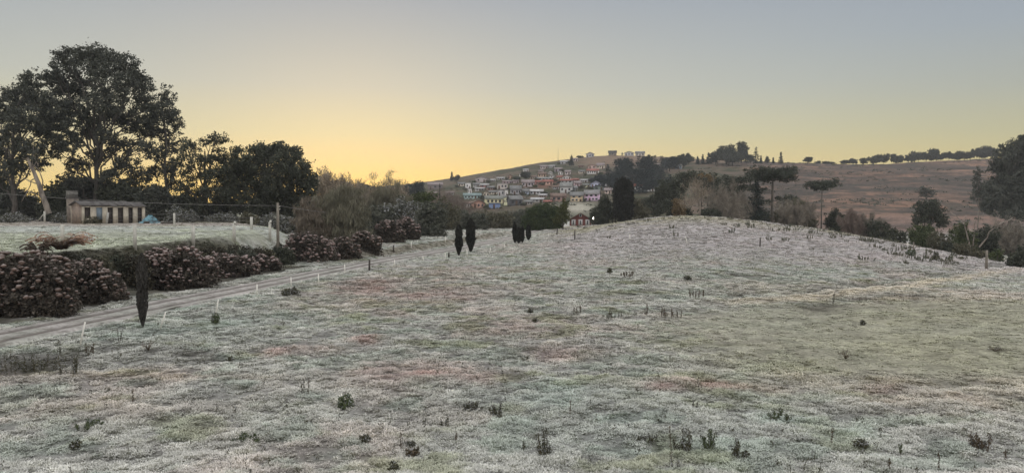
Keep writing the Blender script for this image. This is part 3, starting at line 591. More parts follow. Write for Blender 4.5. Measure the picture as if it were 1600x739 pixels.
make_tree('broadleaf_tree', 'large dense dome shaped dark tree right of the farmyard trees', 'tree', 408, 116,
  [(420, 246, 30, 22), (385, 252, 28, 22), (452, 256, 26, 22), (470, 278, 24, 24), (482, 292, 14, 20), (372, 270, 26, 24), (400, 284, 34, 26), (440, 292, 34, 26), (362, 298, 26, 24), (398, 316, 34, 22), (440, 320, 36, 20), (470, 316, 20, 18), (352, 320, 20, 18), (436, 232, 16, 10), (462, 238, 12, 10), (402, 234, 12, 9)],
  DK, BARK, leaf=(.32, .17), cover=2.4, clump=.2, tr=.45, seed=15, depth=8)
# understorey round the shed
us_ = [(-10, 300, 34, 34, 'dense dark shrub at the left edge beyond the paddock'), (30, 312, 34, 26, 'dark shrub behind the bare leaning trunk'), (92, 306, 26, 32, 'dark shrub just left of the brick tower'), (148, 296, 34, 26, 'dark shrub behind the left half of the shed roof'),
       (200, 296, 32, 26, 'dark shrub behind the right half of the shed roof'), (244, 308, 28, 26, 'dark shrub behind the blue junk heap'), (288, 316, 26, 24, 'dark shrub behind the rimed shrub in the farmyard'), (330, 330, 34, 18, 'low dark shrub under the tree with the small round tuft'), (470, 330, 34, 22, 'dark shrub at the right foot of the domed tree')]
for i, (u, v, ru, rv, lb) in enumerate(us_):
    gI = np.random.RandomState(60 + i); make_tree('dark_shrub', lb, 'shrub', u, 121 - (i % 3) * 3, [(u + gI.randn() * ru * .4, v + gI.uniform(-.3, .9) * rv, ru * .62, rv * .6) for q in range(6)] + [(u, v, ru * .7, rv * .7)], [DK, EUC][i % 2], leaf=(.36, .2), cover=1.5, clump=.25, tr=.15, seed=61 + i, depth=4, limbs=False, crownname='foliage', group='dark shrubs round the farmyard')
for i, (u, v, ru, rv, d, lb) in enumerate([(274, 328, 16, 12, 106, 'frosted grey shrub right of the blue junk heap'), (296, 334, 12, 9, 107, 'small rimed shrub beside the frosted grey shrub'), (142, 341, 12, 6, 98.5, 'low dry bush in front of the left end of the shed'), (20, 338, 26, 8, 105, 'low rimed scrub at the far edge of the paddock on the left'), (96, 338, 16, 8, 103, 'low rimed scrub at the foot of the brick tower'), (388, 338, 16, 10, 107, 'dense rimed undergrowth at the middle foot of the domed tree'), (350, 338, 26, 8, 108, 'rimed undergrowth below the domed tree, left part'), (430, 340, 30, 9, 108, 'rimed undergrowth below the domed tree, right part')]):
    make_tree('rimed_shrub', lb, 'shrub', u, d, [(u + q * ru * .5, v + (q % 2) * rv * .5, ru * .55, rv * .7) for q in (-1, 0, 1)], FRB if i not in (2, 5) else OLV, leaf=(.24, .1), cover=1.3, clump=.3, tr=.05, seed=80 + i, limbs=False, crownname='foliage', depth=2, group='rimed shrubs of the farmyard')

# ------------------------------------------------------------------ middle thicket (between the domed tree and the village)
def shrub(name, lb, u, d, B, lm, seed, cover=1.5, leaf=(.3, .14), group=None, cat='shrub', vert=0, clump=.25, **kw):
    return make_tree(name, lb, cat, u, d, B, lm, leaf=leaf, cover=cover, clump=clump, tr=.1, seed=seed, limbs=False, crownname='foliage', depth=2.5, group=group, vert=vert, **kw)
WSP = leafmat('wispy grey green shoots', (.11, .108, .075), (.24, .225, .16), scale=.5); WSB = leafmat('wispy brownish shoots', (.12, .10, .075), (.23, .195, .15), scale=.5)
make_tree('willow_thicket', 'tall grey green wispy thicket right of the braced fence post', 'thicket', 540, 88, [(520, 312, 18, 22), (540, 308, 22, 20), (562, 318, 16, 22), (530, 340, 26, 24), (558, 346, 18, 22), (506, 332, 16, 24)], WSP, leaf=(.75, .045), cover=1.1, clump=.3, vert=.5, limbs=False, tr=.1, seed=21, crownname='foliage')
make_tree('willow_thicket', 'brownish wispy thicket behind the braced fence post', 'thicket', 498, 86, [(482, 330, 18, 20), (500, 340, 18, 22), (514, 356, 14, 16), (470, 346, 14, 12)], WSB, leaf=(.7, .045), cover=1.0, clump=.3, vert=.5, limbs=False, tr=.1, seed=22, crownname='foliage')
make_tree('willow_thicket', 'pale olive wispy tree left of the broad bare tree, over the rose brown bushes', 'thicket', 604, 118, [(596, 304, 18, 16), (614, 300, 16, 14), (604, 322, 22, 16), (584, 312, 12, 12), (630, 308, 12, 12)], WSP, leaf=(.7, .045), cover=.9, clump=.3, vert=.4, limbs=False, tr=.12, seed=23, crownname='foliage')
bare_tree('bare_tree', 'bare tree with pale twigs against the yellow sky beside the domed tree', 'tree', 526, 150, 12.6, 11, BARKM, TWY, lvl=4, stems=4, seed=24, tw=14, twl=.9, tww=.09)
bare_tree('bare_tree', 'broad crowned bare tree with yellowish twigs on the skyline left of the village', 'tree', 614, 165, 12.4, 15, BARK, TWY, lvl=4, stems=4, seed=25, tw=12, twl=.9, spread=.7, tww=.08)
bare_tree('bare_tree', 'reddish brown bare tree in front of the village left end', 'tree', 702, 190, 10.2, 15, BARKM, TWR, lvl=4, stems=5, seed=26, tw=13, twl=.8)
bare_tree('bare_tree', 'reddish brown bare tree left of the slender pole', 'tree', 662, 200, 9.4, 11, BARKM, TWR, lvl=4, stems=4, seed=27, tw=10, twl=.8)
bare_tree('bare_tree', 'small bare tree with forked trunk above the dark bushes', 'tree', 632, 125, 5.6, 5.5, BARKM, TWG, lvl=3, stems=2, seed=28, tw=8)
for i, (u, d, B, lm, lb) in enumerate([
  (577, 112, [(566, 334, 12, 13), (584, 330, 16, 14), (600, 338, 14, 12), (572, 350, 14, 14)], SAG, 'round dark bush behind the second pair of hydrangeas'),
  (622, 114, [(606, 326, 15, 10), (624, 322, 18, 12), (642, 326, 16, 12), (630, 338, 18, 14)], FRB, 'grey green rimed bush behind the pink brown hydrangeas'),
  (672, 108, [(664, 326, 13, 11), (684, 328, 14, 12), (680, 343, 17, 9), (662, 345, 12, 9)], SAG, 'dark bush mass right of the pink brown hydrangeas'),
  (664, 122, [(652, 310, 13, 9), (668, 308, 14, 9)], GRN, 'green bush top above the dark bush mass'),
  (700, 135, [(694, 322, 13, 12), (708, 330, 11, 10)], OLV, 'olive bush beside the foot of the slender pole'),
  (728, 150, [(722, 337, 12, 10), (738, 341, 13, 10), (752, 342, 12, 8)], SAG, 'dark bush behind the two taller cypresses'),
  (766, 160, [(754, 338, 16, 9), (772, 340, 14, 9), (788, 341, 14, 9)], OLV, 'dusty olive thicket below the blue wall'),
  (806, 168, [(798, 339, 14, 9), (814, 338, 12, 9), (806, 344, 14, 6)], SAG, 'dark thicket left of the round green bush')]):
    shrub('bush', lb, u, d, B, lm, 30 + i, group='bushes along the stream below the village')
for i, (u, d, h, wd, lb) in enumerate([(742, 175, 4.3, 9, 'leafless brown brush below the white cottage of the village'), (770, 185, 4.2, 9, 'leafless brown brush below the orange gabled house'), (800, 180, 4.2, 8, 'leafless brown brush below the black house'), (828, 195, 5, 8, 'leafless brown brush behind the round green bush'), (720, 165, 4.6, 7, 'leafless brown brush right of the slender pole'), (560, 128, 7.5, 7, 'leafless brown brush at the far end of the bare skyline trees')]):
    bare_tree('brush_thicket', lb, 'thicket', u, d, h, wd, BARKM, TWG, lvl=3, stems=6, seed=40 + i, tw=16, twl=.6, group='leafless brush below the village', up=.25)
make_tree('round_bush', 'large round green bush left of the red house', 'bush', 850, 150, [(836, 336, 15, 14), (852, 330, 20, 13), (868, 336, 12, 12), (846, 344, 24, 8), (824, 344, 10, 8)], leafmat('mid green leaves', (.030, .045, .024), (.09, .115, .045)), leaf=(.26, .15), cover=3, clump=.17, tr=.15, seed=50, limbs=False, depth=2, crownname='foliage')
make_tree('juniper_tree', 'small irregular conifer with yellow green top beside the red house', 'tree', 880, 142, [(883, 318, 5, 8), (879, 326, 8, 8), (882, 333, 8, 8), (877, 340, 10, 7), (883, 344, 7, 6), (871, 345, 8, 5)], leafmat('juniper needles', (.045, .055, .022), (.12, .125, .045)), leaf=(.26, .12), cover=2.2, clump=.24, tr=.14, seed=51, depth=1)

# ------------------------------------------------------------------ trees behind the knoll
make_tree('domed_cypress', 'large black rounded cypress standing alone in the middle of the photo', 'cypress', 973, 152, [(973, 289, 11, 11), (967, 299, 8, 16), (981, 298, 8, 16), (973, 312, 13, 18), (979, 316, 10, 18), (968, 324, 9, 14), (975, 332, 10, 10)], CYP, leaf=(.28, .1), cover=4, clump=.16, tr=.35, seed=52, vert=.6, depth=.5, limbs=False)
for i, (u, d, B, lm, lb) in enumerate([
  (942, 158, [(936, 328, 12, 9), (948, 322, 10, 10), (952, 334, 10, 8), (930, 336, 9, 6), (944, 312, 7, 8)], DK, 'dark leafy bush left of the black rounded cypress'),
  (1000, 156, [(994, 322, 9, 14), (1004, 330, 12, 9)], OLV, 'olive bush right of the black rounded cypress'),
  (1020, 160, [(1012, 322, 14, 12), (1026, 312, 15, 14), (1022, 330, 16, 9), (1036, 296, 12, 12)], DK, 'dark tree clump right of the olive bush'),
  (1050, 168, [(1044, 296, 17, 15), (1062, 286, 18, 14), (1052, 314, 20, 14), (1040, 326, 14, 8), (1076, 276, 16, 10)], DK, 'dense dark tree clump left of the bare tree on the knoll'),
  (1092, 178, [(1090, 280, 18, 11), (1110, 284, 14, 12), (1100, 298, 16, 12)], DK, 'dark crown showing behind the bare tree on the knoll'),
  (1068, 146, [(1052, 328, 12, 4), (1068, 327, 14, 4)], DK, 'low dark hedge on the crest left of the bare tree'),
  (1112, 146, [(1100, 330, 9, 4), (1112, 331, 13, 5), (1122, 334, 7, 4)], DK, 'low dark hedge on the crest right of the bare tree'),
  (1128, 185, [(1120, 296, 16, 14), (1136, 290, 14, 14), (1128, 314, 20, 14), (1142, 322, 14, 12)], SAG, 'dense sage green tree clump behind the bare trees'),
  (1240, 180, [(1232, 318, 14, 12), (1250, 322, 12, 10)], SAG, 'sage green clump behind the round twiggy bush'),
  (1182, 170, [(1176, 338, 14, 8), (1192, 340, 14, 7)], DK, 'dark undergrowth between the two araucarias'),
  (1218, 160, [(1220, 336, 14, 10), (1232, 340, 12, 8)], OLV, 'brown undergrowth right of the tallest araucaria'),
  (1305, 150, [(1300, 340, 11, 13), (1312, 344, 11, 11), (1306, 334, 8, 8)], DK, 'dark rounded bush on the crest right of the slim araucaria'),
  (1376, 140, [(1366, 352, 12, 8), (1380, 356, 11, 8)], DK, 'low dark bush at the right foot of the bare shrubs'),
  (1262, 150, [(1258, 342, 10, 8), (1270, 346, 9, 6)], OLV, 'low brown bush right of the round twiggy bush')]):
    make_tree('tree_clump' if i in (2, 3, 4) else 'bush', lb, 'tree' if i in (2, 3, 4) else 'bush', u, d, B, lm, leaf=(.3, .16), cover=1.7, clump=.24, tr=.15, seed=90 + i, depth=2.5, limbs=i in (2, 3, 4), group='trees and bushes behind the knoll', crownname='crown' if i in (2, 3, 4) else 'foliage')
make_tree('rusty_bush', 'rusty orange leaved bush at the left of the bare tree on the knoll', 'bush', 1060, 144, [(1058, 316, 8, 5), (1066, 319, 6, 4)], ORG, leaf=(.22, .12), cover=1.1, clump=.3, tr=.08, seed=103, limbs=False, crownname='foliage')
make_tree('ochre_tree', 'ochre leaved tree crown behind the bare tree on the knoll', 'tree', 1104, 160, [(1100, 274, 9, 4), (1112, 280, 7, 5), (1120, 312, 8, 6)], ORG, leaf=(.24, .12), cover=.9, clump=.3, tr=.08, seed=104, bark=BARKD)
def knoll_bare(lb, u, d, vtop, wpx, seed, **kw):
    x, y, z = place(u, d); return bare_tree('bare_tree', lb, 'tree', u, d, pos(u, vtop, d)[2] - z, wpx * mpp(d), seed=seed, **kw)
knoll_bare('pale barked bare tree standing on the crest of the knoll', 1093, 136, 268, 64, 105, bark=BARKP, twig=TWY, lvl=4, tw=4, twl=.6, spread=.6)
knoll_bare('bare grey brown tree right of the pale barked one', 1128, 150, 268, 62, 106, bark=BARKP, twig=TWG, lvl=4, tw=12, stems=2)
knoll_bare('bare brown tree between the first araucaria and the conifer', 1160, 165, 280, 50, 107, bark=BARKM, twig=TWG, lvl=4, tw=7, stems=2)
knoll_bare('bare brown tree right behind the tallest araucaria', 1222, 172, 292, 46, 108, bark=BARKM, twig=TWG, lvl=3, tw=9, stems=3)
knoll_bare('round twiggy bush with pale stems left of the slim araucaria', 1243, 146, 306, 46, 109, bark=BARKP, twig=TWG, lvl=3, tw=30, stems=7)
for i, (u, vt, wd, lb) in enumerate([(1336, 322, 40, 'reddish bare shrub right of the slim araucaria'), (1352, 330, 34, 'grey bare shrub in the middle of the bare shrubs on the crest'), (1372, 338, 30, 'grey bare shrub at the right end of the bare shrubs')]):
    knoll_bare(lb, u, 142, vt, wd, 110 + i, bark=BARKM, twig=[TWR, TWG, TWG][i], lvl=3, tw=24, stems=7)
make_tree('round_bush', 'dense dark core bush among the twigs left of the slim araucaria', 'bush', 1243, 149, [(1236, 330, 14, 15), (1252, 332, 14, 14), (1243, 322, 14, 12)], OLV, leaf=(.4, .05), cover=1.0, clump=.26, tr=.1, vert=.4, seed=119, limbs=False, crownname='foliage')
araucaria('araucaria with stepped crown left of the young conifer', 1152, 155, 272, 25, 1, tiers=((.02, .9, 11), (.16, 1., 9)), tr=.26, lowarms=((.5, .6), (.36, .5)))
araucaria('tallest araucaria with the widest flat crown', 1206, 158, 261, 42, 2, tiers=((.0, 1., 20), (.08, .8, 12)), tr=.34, lowarms=((.62, .55), (.5, .5), (.45, .6), (.28, .4)))
araucaria('slim araucaria with a thin straight trunk, standing apart on the right', 1283, 150, 280, 26, 3, tiers=((.0, 1., 14), (.05, .6, 7)), tr=.16)
xx, yy_, zz_ = place(1181, 156); conifer('young_conifer', 'young dark conifer between the two larger araucarias', 1181, 156, pos(1181, 282, 156)[2] - zz_, 2.8, 120, PIN, n=3800, leaf=(.4, .12), bottom=.25)

# right side trees
make_tree('broadleaf_tree', 'dark rounded tree at the foot of the brown hill', 'tree', 1452, 165, [(1444, 324, 13, 10), (1456, 322, 13, 10), (1466, 334, 13, 12), (1440, 338, 12, 11), (1454, 340, 14, 12), (1472, 348, 9, 8), (1432, 346, 7, 7)], DK, leaf=(.34, .2), cover=2.2, clump=.22, tr=.25, seed=121, depth=3)
hl = hit(1447, 312, 200); make_tree('hillside_tree', 'lone small tree halfway up the brown hill', 'tree', 1447, hl[1], [(1446, 295, 8, 6), (1440, 300, 7, 6), (1453, 300, 8, 6), (1447, 305, 8, 5)], SAG, leaf=(.6, .34), cover=1.3, clump=.3, tr=.25, seed=122, depth=3, loc=hl)
make_tree('eucalyptus_tree', 'tall eucalyptus stand filling the right edge of the photo', 'tree', 1578, 205, [(1586, 232, 18, 14), (1600, 226, 20, 14), (1570, 242, 15, 14), (1592, 256, 22, 16), (1560, 262, 14, 14), (1578, 276, 20, 16), (1606, 272, 22, 22), (1556, 286, 16, 14), (1584, 300, 24, 16), (1560, 308, 16, 14), (1600, 308, 22, 18), (1576, 322, 22, 12), (1625, 240, 22, 22), (1640, 280, 26, 30), (1548, 300, 14, 16), (1552, 324, 18, 12), (1580, 332, 24, 10), (1606, 330, 24, 14), (1568, 254, 14, 14), (1574, 290, 20, 18), (1596, 240, 24, 14)], EUC, BARKD, leaf=(.55, .28), cover=2.0, clump=.22, tr=.5, seed=123, depth=10, vert=.3)
make_tree('eucalyptus_tree', 'slender grey green eucalyptus at the left side of the right edge stand', 'tree', 1527, 212, [(1527, 270, 6, 8), (1525, 284, 7, 9), (1530, 296, 8, 8), (1540, 304, 12, 10), (1524, 306, 7, 8), (1545, 318, 13, 8)], leafmat('grey green leaves', (.075, .08, .065), (.13, .135, .11)), BARKP, leaf=(.45, .2), cover=1.3, clump=.26, tr=.2, seed=124, vert=.4)
for i, (u, d, B, lm, lb) in enumerate([
  (1400, 130, [(1394, 362, 10, 6), (1408, 366, 10, 6)], DK, 'low dark bush behind the right slope of the knoll'),
  (1436, 135, [(1432, 360, 13, 8), (1446, 358, 13, 8), (1440, 368, 18, 8)], GRN, 'wide olive green bush below the dark rounded tree'),
  (1468, 130, [(1462, 370, 12, 10), (1476, 376, 12, 8)], OLV, 'brownish bush right of the wide olive green bush'),
  (1504, 128, [(1500, 364, 12, 12), (1512, 370, 13, 12), (1504, 380, 16, 8), (1504, 352, 7, 6)], GRN, 'green bush under the crooked bare branches'),
  (1540, 130, [(1532, 370, 14, 12), (1548, 366, 14, 12), (1540, 380, 16, 7)], DK, 'dark bush left of the low dark hedge by the valley field'),
  (1572, 150, [(1560, 366, 14, 9), (1580, 362, 16, 9), (1598, 366, 16, 11)], DK, 'dark bush beyond the valley field at the right edge'),
  (1580, 148, [(1555, 383, 18, 4), (1580, 384, 22, 4), (1610, 383, 22, 5)], DK, 'low dark hedge along the far side of the valley field'),
  (1520, 105, [(1512, 388, 14, 7), (1526, 394, 12, 6), (1500, 384, 12, 6)], OLV, 'grey brown bush at the low end of the knoll crest'),
  (1557, 100, [(1554, 400, 8, 7), (1560, 396, 8, 7)], GRN, 'small round bush beside the mottled leaning post'),
  (1594, 92, [(1590, 402, 14, 10), (1604, 394, 14, 12), (1580, 408, 8, 5)], DK, 'dark bush at the right edge before the valley field'),
  (1484, 118, [(1480, 384, 12, 5), (1494, 388, 12, 5)], DK, 'low dark scrub on the right slope of the knoll')]):
    shrub('bush', lb, u, d, B, lm, 130 + i, group='bushes in the valley on the right', leaf=(.26, .13), cover=1.6)
knoll_bare('bare grey brush in front of the right edge stand', 1575, 145, 334, 60, 142, bark=BARKM, twig=TWG, lvl=3, tw=16, stems=7)
knoll_bare('bare brownish brush beside the crooked bare branches', 1548, 140, 338, 34, 143, bark=BARKM, twig=TWG, lvl=3, tw=16, stems=6)
x, y, z = place(1522, 126); o = thing('crooked_tree', (x, y, z), 'crooked leafless branches above the green bush on the right', 'tree'); T_ = G(); gL = np.random.RandomState(9)
for (u0, v0, u1, v1, r0) in [(1516, 386, 1506, 350, .16), (1506, 350, 1486, 332, .1), (1506, 350, 1510, 336, .07), (1520, 384, 1526, 344, .12), (1526, 352, 1534, 338, .06), (1530, 386, 1560, 352, .14), (1560, 352, 1584, 342, .08), (1500, 344, 1490, 342, .05)]:
    limb(T_, pos(u0, v0, 126), pos(u1, v1, 126 + gL.randn()), r0, r0 * .5, gL, 6, .03)
T_.build('trunk', BARKP, o, (x, y, z))

# far skyline trees
def ptree(name, lb, u, d, vtop, wpx, kind, seed, group=None, lm=None, vb=None):
    x, y, z = place(u, d) if vb is None else hit(u, vb); d = y; h = pos(u, vtop, d)[2] - z; wd = wpx * mpp(d)
    if kind == 'con': return conifer(name, lb, u, d, h, wd / 2, seed, lm or PIN, group, n=900, leaf=(max(1.0, h * .07), max(.35, h * .025)), loc=(x, y, z), tiers=12)
    g = np.random.RandomState(seed); o = thing(name, (x, y, z), lb, 'tree', group); bl = []
    for i in range(10): bl.append((g.randn() * wd * .2, g.randn() * wd * .2, h * (.3 + .52 * g.rand()), wd * .25, wd * .25, h * .17))
    bl.append((0, 0, h * .5, wd * .36, wd * .36, h * .3)); lf = max(.45, h * .04); p = blob_pts(bl, g, lf * lf * .3, 1.7, .27)
    V, Q_ = cards(p, lf, lf * .6, g); link('crown', np_mesh('crown', V, Q_), lm or DK, o)
    T_ = G(); T_.tube([(0, 0, -.3), (0, 0, h * .6)], [h * .03, h * .015], 5); T_.build('trunk', BARK, o); return o
far = [
 (1068, 560, 262, 240, 20, 'r', 'round dark tree at the left end of the right hand skyline grove'), (1076, 600, 0, 237, 12, 'r', 'small rounded tree left in the skyline grove'), (1090, 600, 0, 244, 8, 'con', 'short pointed conifer left in the skyline grove'), (1098, 600, 0, 241, 8, 'con', 'second pointed conifer from the left in the skyline grove'), (1107, 600, 0, 238, 12, 'con', 'third pointed conifer in the skyline grove'),
 (1118, 590, 0, 236, 22, 'r', 'broad dark tree left of the tallest skyline crown'), (1135, 585, 0, 221, 30, 'r', 'tallest and widest dark crown of the skyline grove'), (1144, 570, 0, 234, 34, 'r', 'lower dark crown in front of the tallest skyline crown'),
 (1158, 590, 0, 220, 20, 'r', 'tall narrow dark crown right of the tallest skyline crown'), (1166, 585, 0, 234, 14, 'con', 'conifer at the right foot of the tall narrow crown'), (1181, 600, 0, 229, 16, 'con', 'open feathery conifer on the skyline'), (1173, 600, 0, 241, 12, 'r', 'low bushy tree left of the feathery conifer'), (1189, 600, 0, 243, 5, 'con', 'tiny conifer right of the feathery conifer'),
 (1199, 610, 0, 244, 9, 'r', 'small round tree left of the isolated pointed conifer'), (1208, 610, 0, 246, 4, 'con', 'tiniest tree between the small round tree and the isolated conifer'), (1220, 605, 0, 237, 8, 'con', 'isolated pointed conifer on the skyline'), (1262, 620, 0, 244, 15, 'r', 'lone round tree on the bare skyline')]
for i, (u, d, vb, vt, wp, kd, lb) in enumerate(far):
    ptree('skyline_conifer' if kd == 'con' else 'skyline_tree', lb, u, d, vt, wp, kd, 200 + i, 'trees on the skyline right of the village')
# ridge trees on the right: copies nobody can tell apart
gR = np.random.RandomState(5); protos = []
ridge = [(1279, 253, 7), (1290, 254, 10), (1299, 254, 8), (1322, 252, 13), (1333, 255, 10), (1349, 255, 9), (1369, 248, 14), (1380, 247, 14), (1397, 247, 11), (1406, 249, 10), (1423, 246, 14), (1435, 243, 16), (1447, 244, 12), (1459, 241, 15), (1470, 245, 9), (1482, 243, 12), (1491, 245, 10), (1500, 243, 12), (1512, 242, 9), (1523, 239, 12), (1530, 238, 10), (1540, 237, 13), (1549, 236, 12)]
ORD = 'first second third fourth fifth sixth seventh eighth ninth tenth eleventh twelfth thirteenth fourteenth fifteenth sixteenth seventeenth eighteenth nineteenth twentieth twenty-first twenty-second twenty-third'.split()
for i, (u, vt, wp) in enumerate(ridge):
    rg_lab = 'dark tree on the right hand ridge line, %s from the left in its broken row' % ORD[i]
    if i < 4: o = ptree('ridge_tree', rg_lab, u, 648, vt - 2, wp * 1.35, 'r', 230 + i, 'trees along the right hand ridge'); protos.append((o, wp, pos(u, vt, 648)[2] - o.location.z))
    else:
        q, wq, hq = protos[i % 4]; x, y, z = place(u, 645); h = max(pos(u, vt - 2, 645)[2] - z, 4); copy_tree(q, (x, y, z), gR.rand() * 6, (wp / wq, wp / wq, h / hq), rg_lab)
# pine wood right of the village
pw = [(936, 292, 268, 20), (950, 288, 256, 20), (962, 284, 250, 20), (974, 280, 246, 22), (986, 280, 247, 20), (998, 278, 243, 22), (1010, 278, 241, 22), (1022, 276, 241, 20), (1034, 272, 243, 20), (1046, 268, 243, 18), (1056, 264, 245, 16), (944, 296, 275, 18), (958, 297, 266, 20), (972, 297, 262, 22), (988, 297, 262, 22), (1004, 297, 262, 22), (1020, 296, 262, 22), (1034, 294, 264, 20), (966, 300, 276, 20), (982, 300, 276, 20), (1000, 302, 278, 20), (1016, 300, 276, 20), (1030, 292, 270, 20), (1046, 290, 272, 20)]
for i, (u, vb, vt, wp) in enumerate(pw):
    ptree('plantation_pine', 'dark bluish pine of the village wood, %s from left in its %s row' % (ORD[i if i < 11 else i - 11 if i < 18 else i - 18], 'skyline' if i < 11 else 'middle' if i < 18 else 'front'), u, 500, vt, wp * 1.35, 'con' if i % 3 else 'r', 260 + i % 24, 'pines of the wood right of the village', leafmat('bluish pine needles', (.022, .032, .032), (.045, .06, .055)), vb=vb)
for i, (u, vb, vt, wp, kd, lb) in enumerate([(822, 281, 266, 14, 'r', 'dark rounded tree among the upper left village houses'), (808, 284, 275, 10, 'r', 'small dark bush left of the dark rounded village tree'), (893, 259, 242, 9, 'con', 'dark conifer rising over the upper village'), (706, 283, 268, 7, 'con', 'pointed tree on the skyline at the left end of the village'), (713, 284, 273, 11, 'r', 'rounded tree beside the pointed one at the left end of the village'), (905, 247, 243.5, 12, 'r', 'low bush on the village skyline left of the first hilltop house'), (972, 241, 235, 8, 'r', 'small round bush between the hilltop houses')]):
    ptree('village_tree' if kd == 'r' else 'village_conifer', lb, u, 400, vt, wp, kd, 300 + i, None, vb=vb)
for i, (u, vt, wp) in enumerate([(560, 286, 16), (573, 284, 18), (586, 289, 14), (548, 288, 14), (640, 283, 18), (655, 282, 16), (630, 287, 14)]):
    ptree('distant_tree', 'blurred bluish tree far left of the village, %s from the left' % ORD[[1, 2, 3, 0, 5, 6, 4][i]], u, 420, vt, wp * 1.3, 'r', 310 + i, 'far trees left of the village', PIN)
# ------------------------------------------------------------------ village
def wallmat(c):
    m_ = sum(c) / 3; c = tuple(min(.8, (v * .66 + m_ * .34) * 1.5) for v in c); return mat('wall %d %d %d' % tuple(int(v * 100) for v in c), c, tuple(v * .8 for v in c), scale=.35, rough=.9)
def roofmat(c): return mat('roof %d %d %d' % tuple(int(v * 100) for v in c), c, tuple(v * .68 for v in c), scale=.6, stretch=(3, 1, 1), rough=.85)
GLASS = mat('dark glass', (.03, .034, .04), (.05, .055, .06), rough=.15, spec=.5); FRAME = mat('white frame', (.62, .62, .60), (.5, .5, .48)); DOORM = mat('brown door', (.16, .10, .07), (.10, .07, .05))
def yaw_to_cam(x, y): return -math.atan2(x, y)
def prism(g_, w_, d_, z0, hr, ov, kind, th=.16):
    """pitched roof of two slabs: 'g' gable to the viewer, 'e' eaves to the viewer"""
    a, b_ = (w_ / 2 + ov, d_ / 2 + ov)
    span = a if kind == 'g' else b_; drop = hr * (ov / (span - ov))
    for s_ in (-1, 1):
        if kind == 'g': P4 = [(0, -b_, z0 + hr), (s_ * a, -b_, z0 - drop), (s_ * a, b_, z0 - drop), (0, b_, z0 + hr)]
        else: P4 = [(-a, 0, z0 + hr), (-a, s_ * b_, z0 - drop), (a, s_ * b_, z0 - drop), (a, 0, z0 + hr)]
        P4 = np.array(P4); g_.add(np.vstack([P4, P4 + (0, 0, th)]), [(0, 1, 2, 3), (4, 7, 6, 5), (0, 4, 5, 1), (1, 5, 6, 2), (2, 6, 7, 3), (3, 7, 4, 0)])
def house(lb, u, vb, wpx, hpx, wc, rc, kind='e', wins=3, yaw=0, seed=1, loc=None, name='house', dr=.75, floors=None, door=True, fr=False, rf=.36, group=None):
    g = np.random.RandomState(seed); x, y, z = loc if loc else hit(u, vb, 190); m = mpp(y); w_ = wpx * m * .95; H_ = hpx * m; dp = max(4.5, w_ * dr) if w_ > 5 else w_ * 1.1
    hr = 0 if kind == 'f' else H_ * rf; hw = H_ - hr; o = thing(name, (x, y, z), lb, 'house', group, yaw_to_cam(x, y) + R(yaw))
    G_ = G(); G_.box(0, dp / 2, hw / 2 - 1.5, w_, dp, hw + 3.0)
    if kind == 'g':
        for yy0 in (.0, dp): G_.add([(-w_ / 2, yy0, hw), (w_ / 2, yy0, hw), (0, yy0, hw + hr)], T=[(0, 1, 2)])
    if kind == 'e':
        for xx0 in (-w_ / 2, w_ / 2): G_.add([(xx0, 0, hw), (xx0, dp, hw), (xx0, dp / 2, hw + hr)], T=[(0, 1, 2)])
    G_.build('wall', wallmat(wc), o); r_ = G()
    if kind == 'f': r_.box(0, dp / 2, hw + .12, w_ + .5, dp + .5, .24)
    else:
        prism(r_, w_, dp, 0, hr, .45, kind); r_.V = [v + (0, dp / 2, hw) for v in r_.V]
    r_.build('roof', roofmat(rc), o)
    fl = floors or (2 if hw > 4.6 else 1); fh = hw / fl
    for f in range(fl):
        slots = wins + (1 if (f == 0 and door) else 0); dslot = int(g.rand() * slots) if (f == 0 and door) else -1
        for i in range(slots):
            cx = (-.5 + (i + .5) / slots) * w_ * .94; cz = f * fh
            if i == dslot:
                d_ = G(); d_.box(cx, -.03, min(1.05, fh * .42), min(.95, w_ * .2), .1, min(2.1, fh * .84)); d_.build('door', DOORM, o); continue
            ww = min(1.3, w_ / slots * .5) * g.uniform(.8, 1.1); hh = min(1.15, fh * .45); zc = cz + fh * .56
            if fr:
                f_ = G(); f_.box(cx, -.02, zc, ww + .24, .08, hh + .24); fo = f_.build('window', FRAME, o); p_ = G(); p_.box(cx, -.045, zc, ww, .09, hh); p_.build('pane', GLASS, fo)
            else: f_ = G(); f_.box(cx, -.03, zc, ww, .1, hh); f_.build('window', GLASS, o)
    return o
Wt, Cr, Gy, Dg, Bl, Sa, Pk, Oc, Te, Br = (.52, .50, .46), (.50, .42, .30), (.34, .33, .32), (.07, .07, .075), (.10, .17, .34), (.52, .30, .20), (.52, .32, .48), (.55, .40, .20), (.26, .40, .38), (.23, .14, .10)
rG, rL, rR, rB, rD, rP = (.22, .22, .21), (.44, .43, .42), (.32, .13, .10), (.20, .14, .11), (.06, .06, .06), (.30, .25, .24)
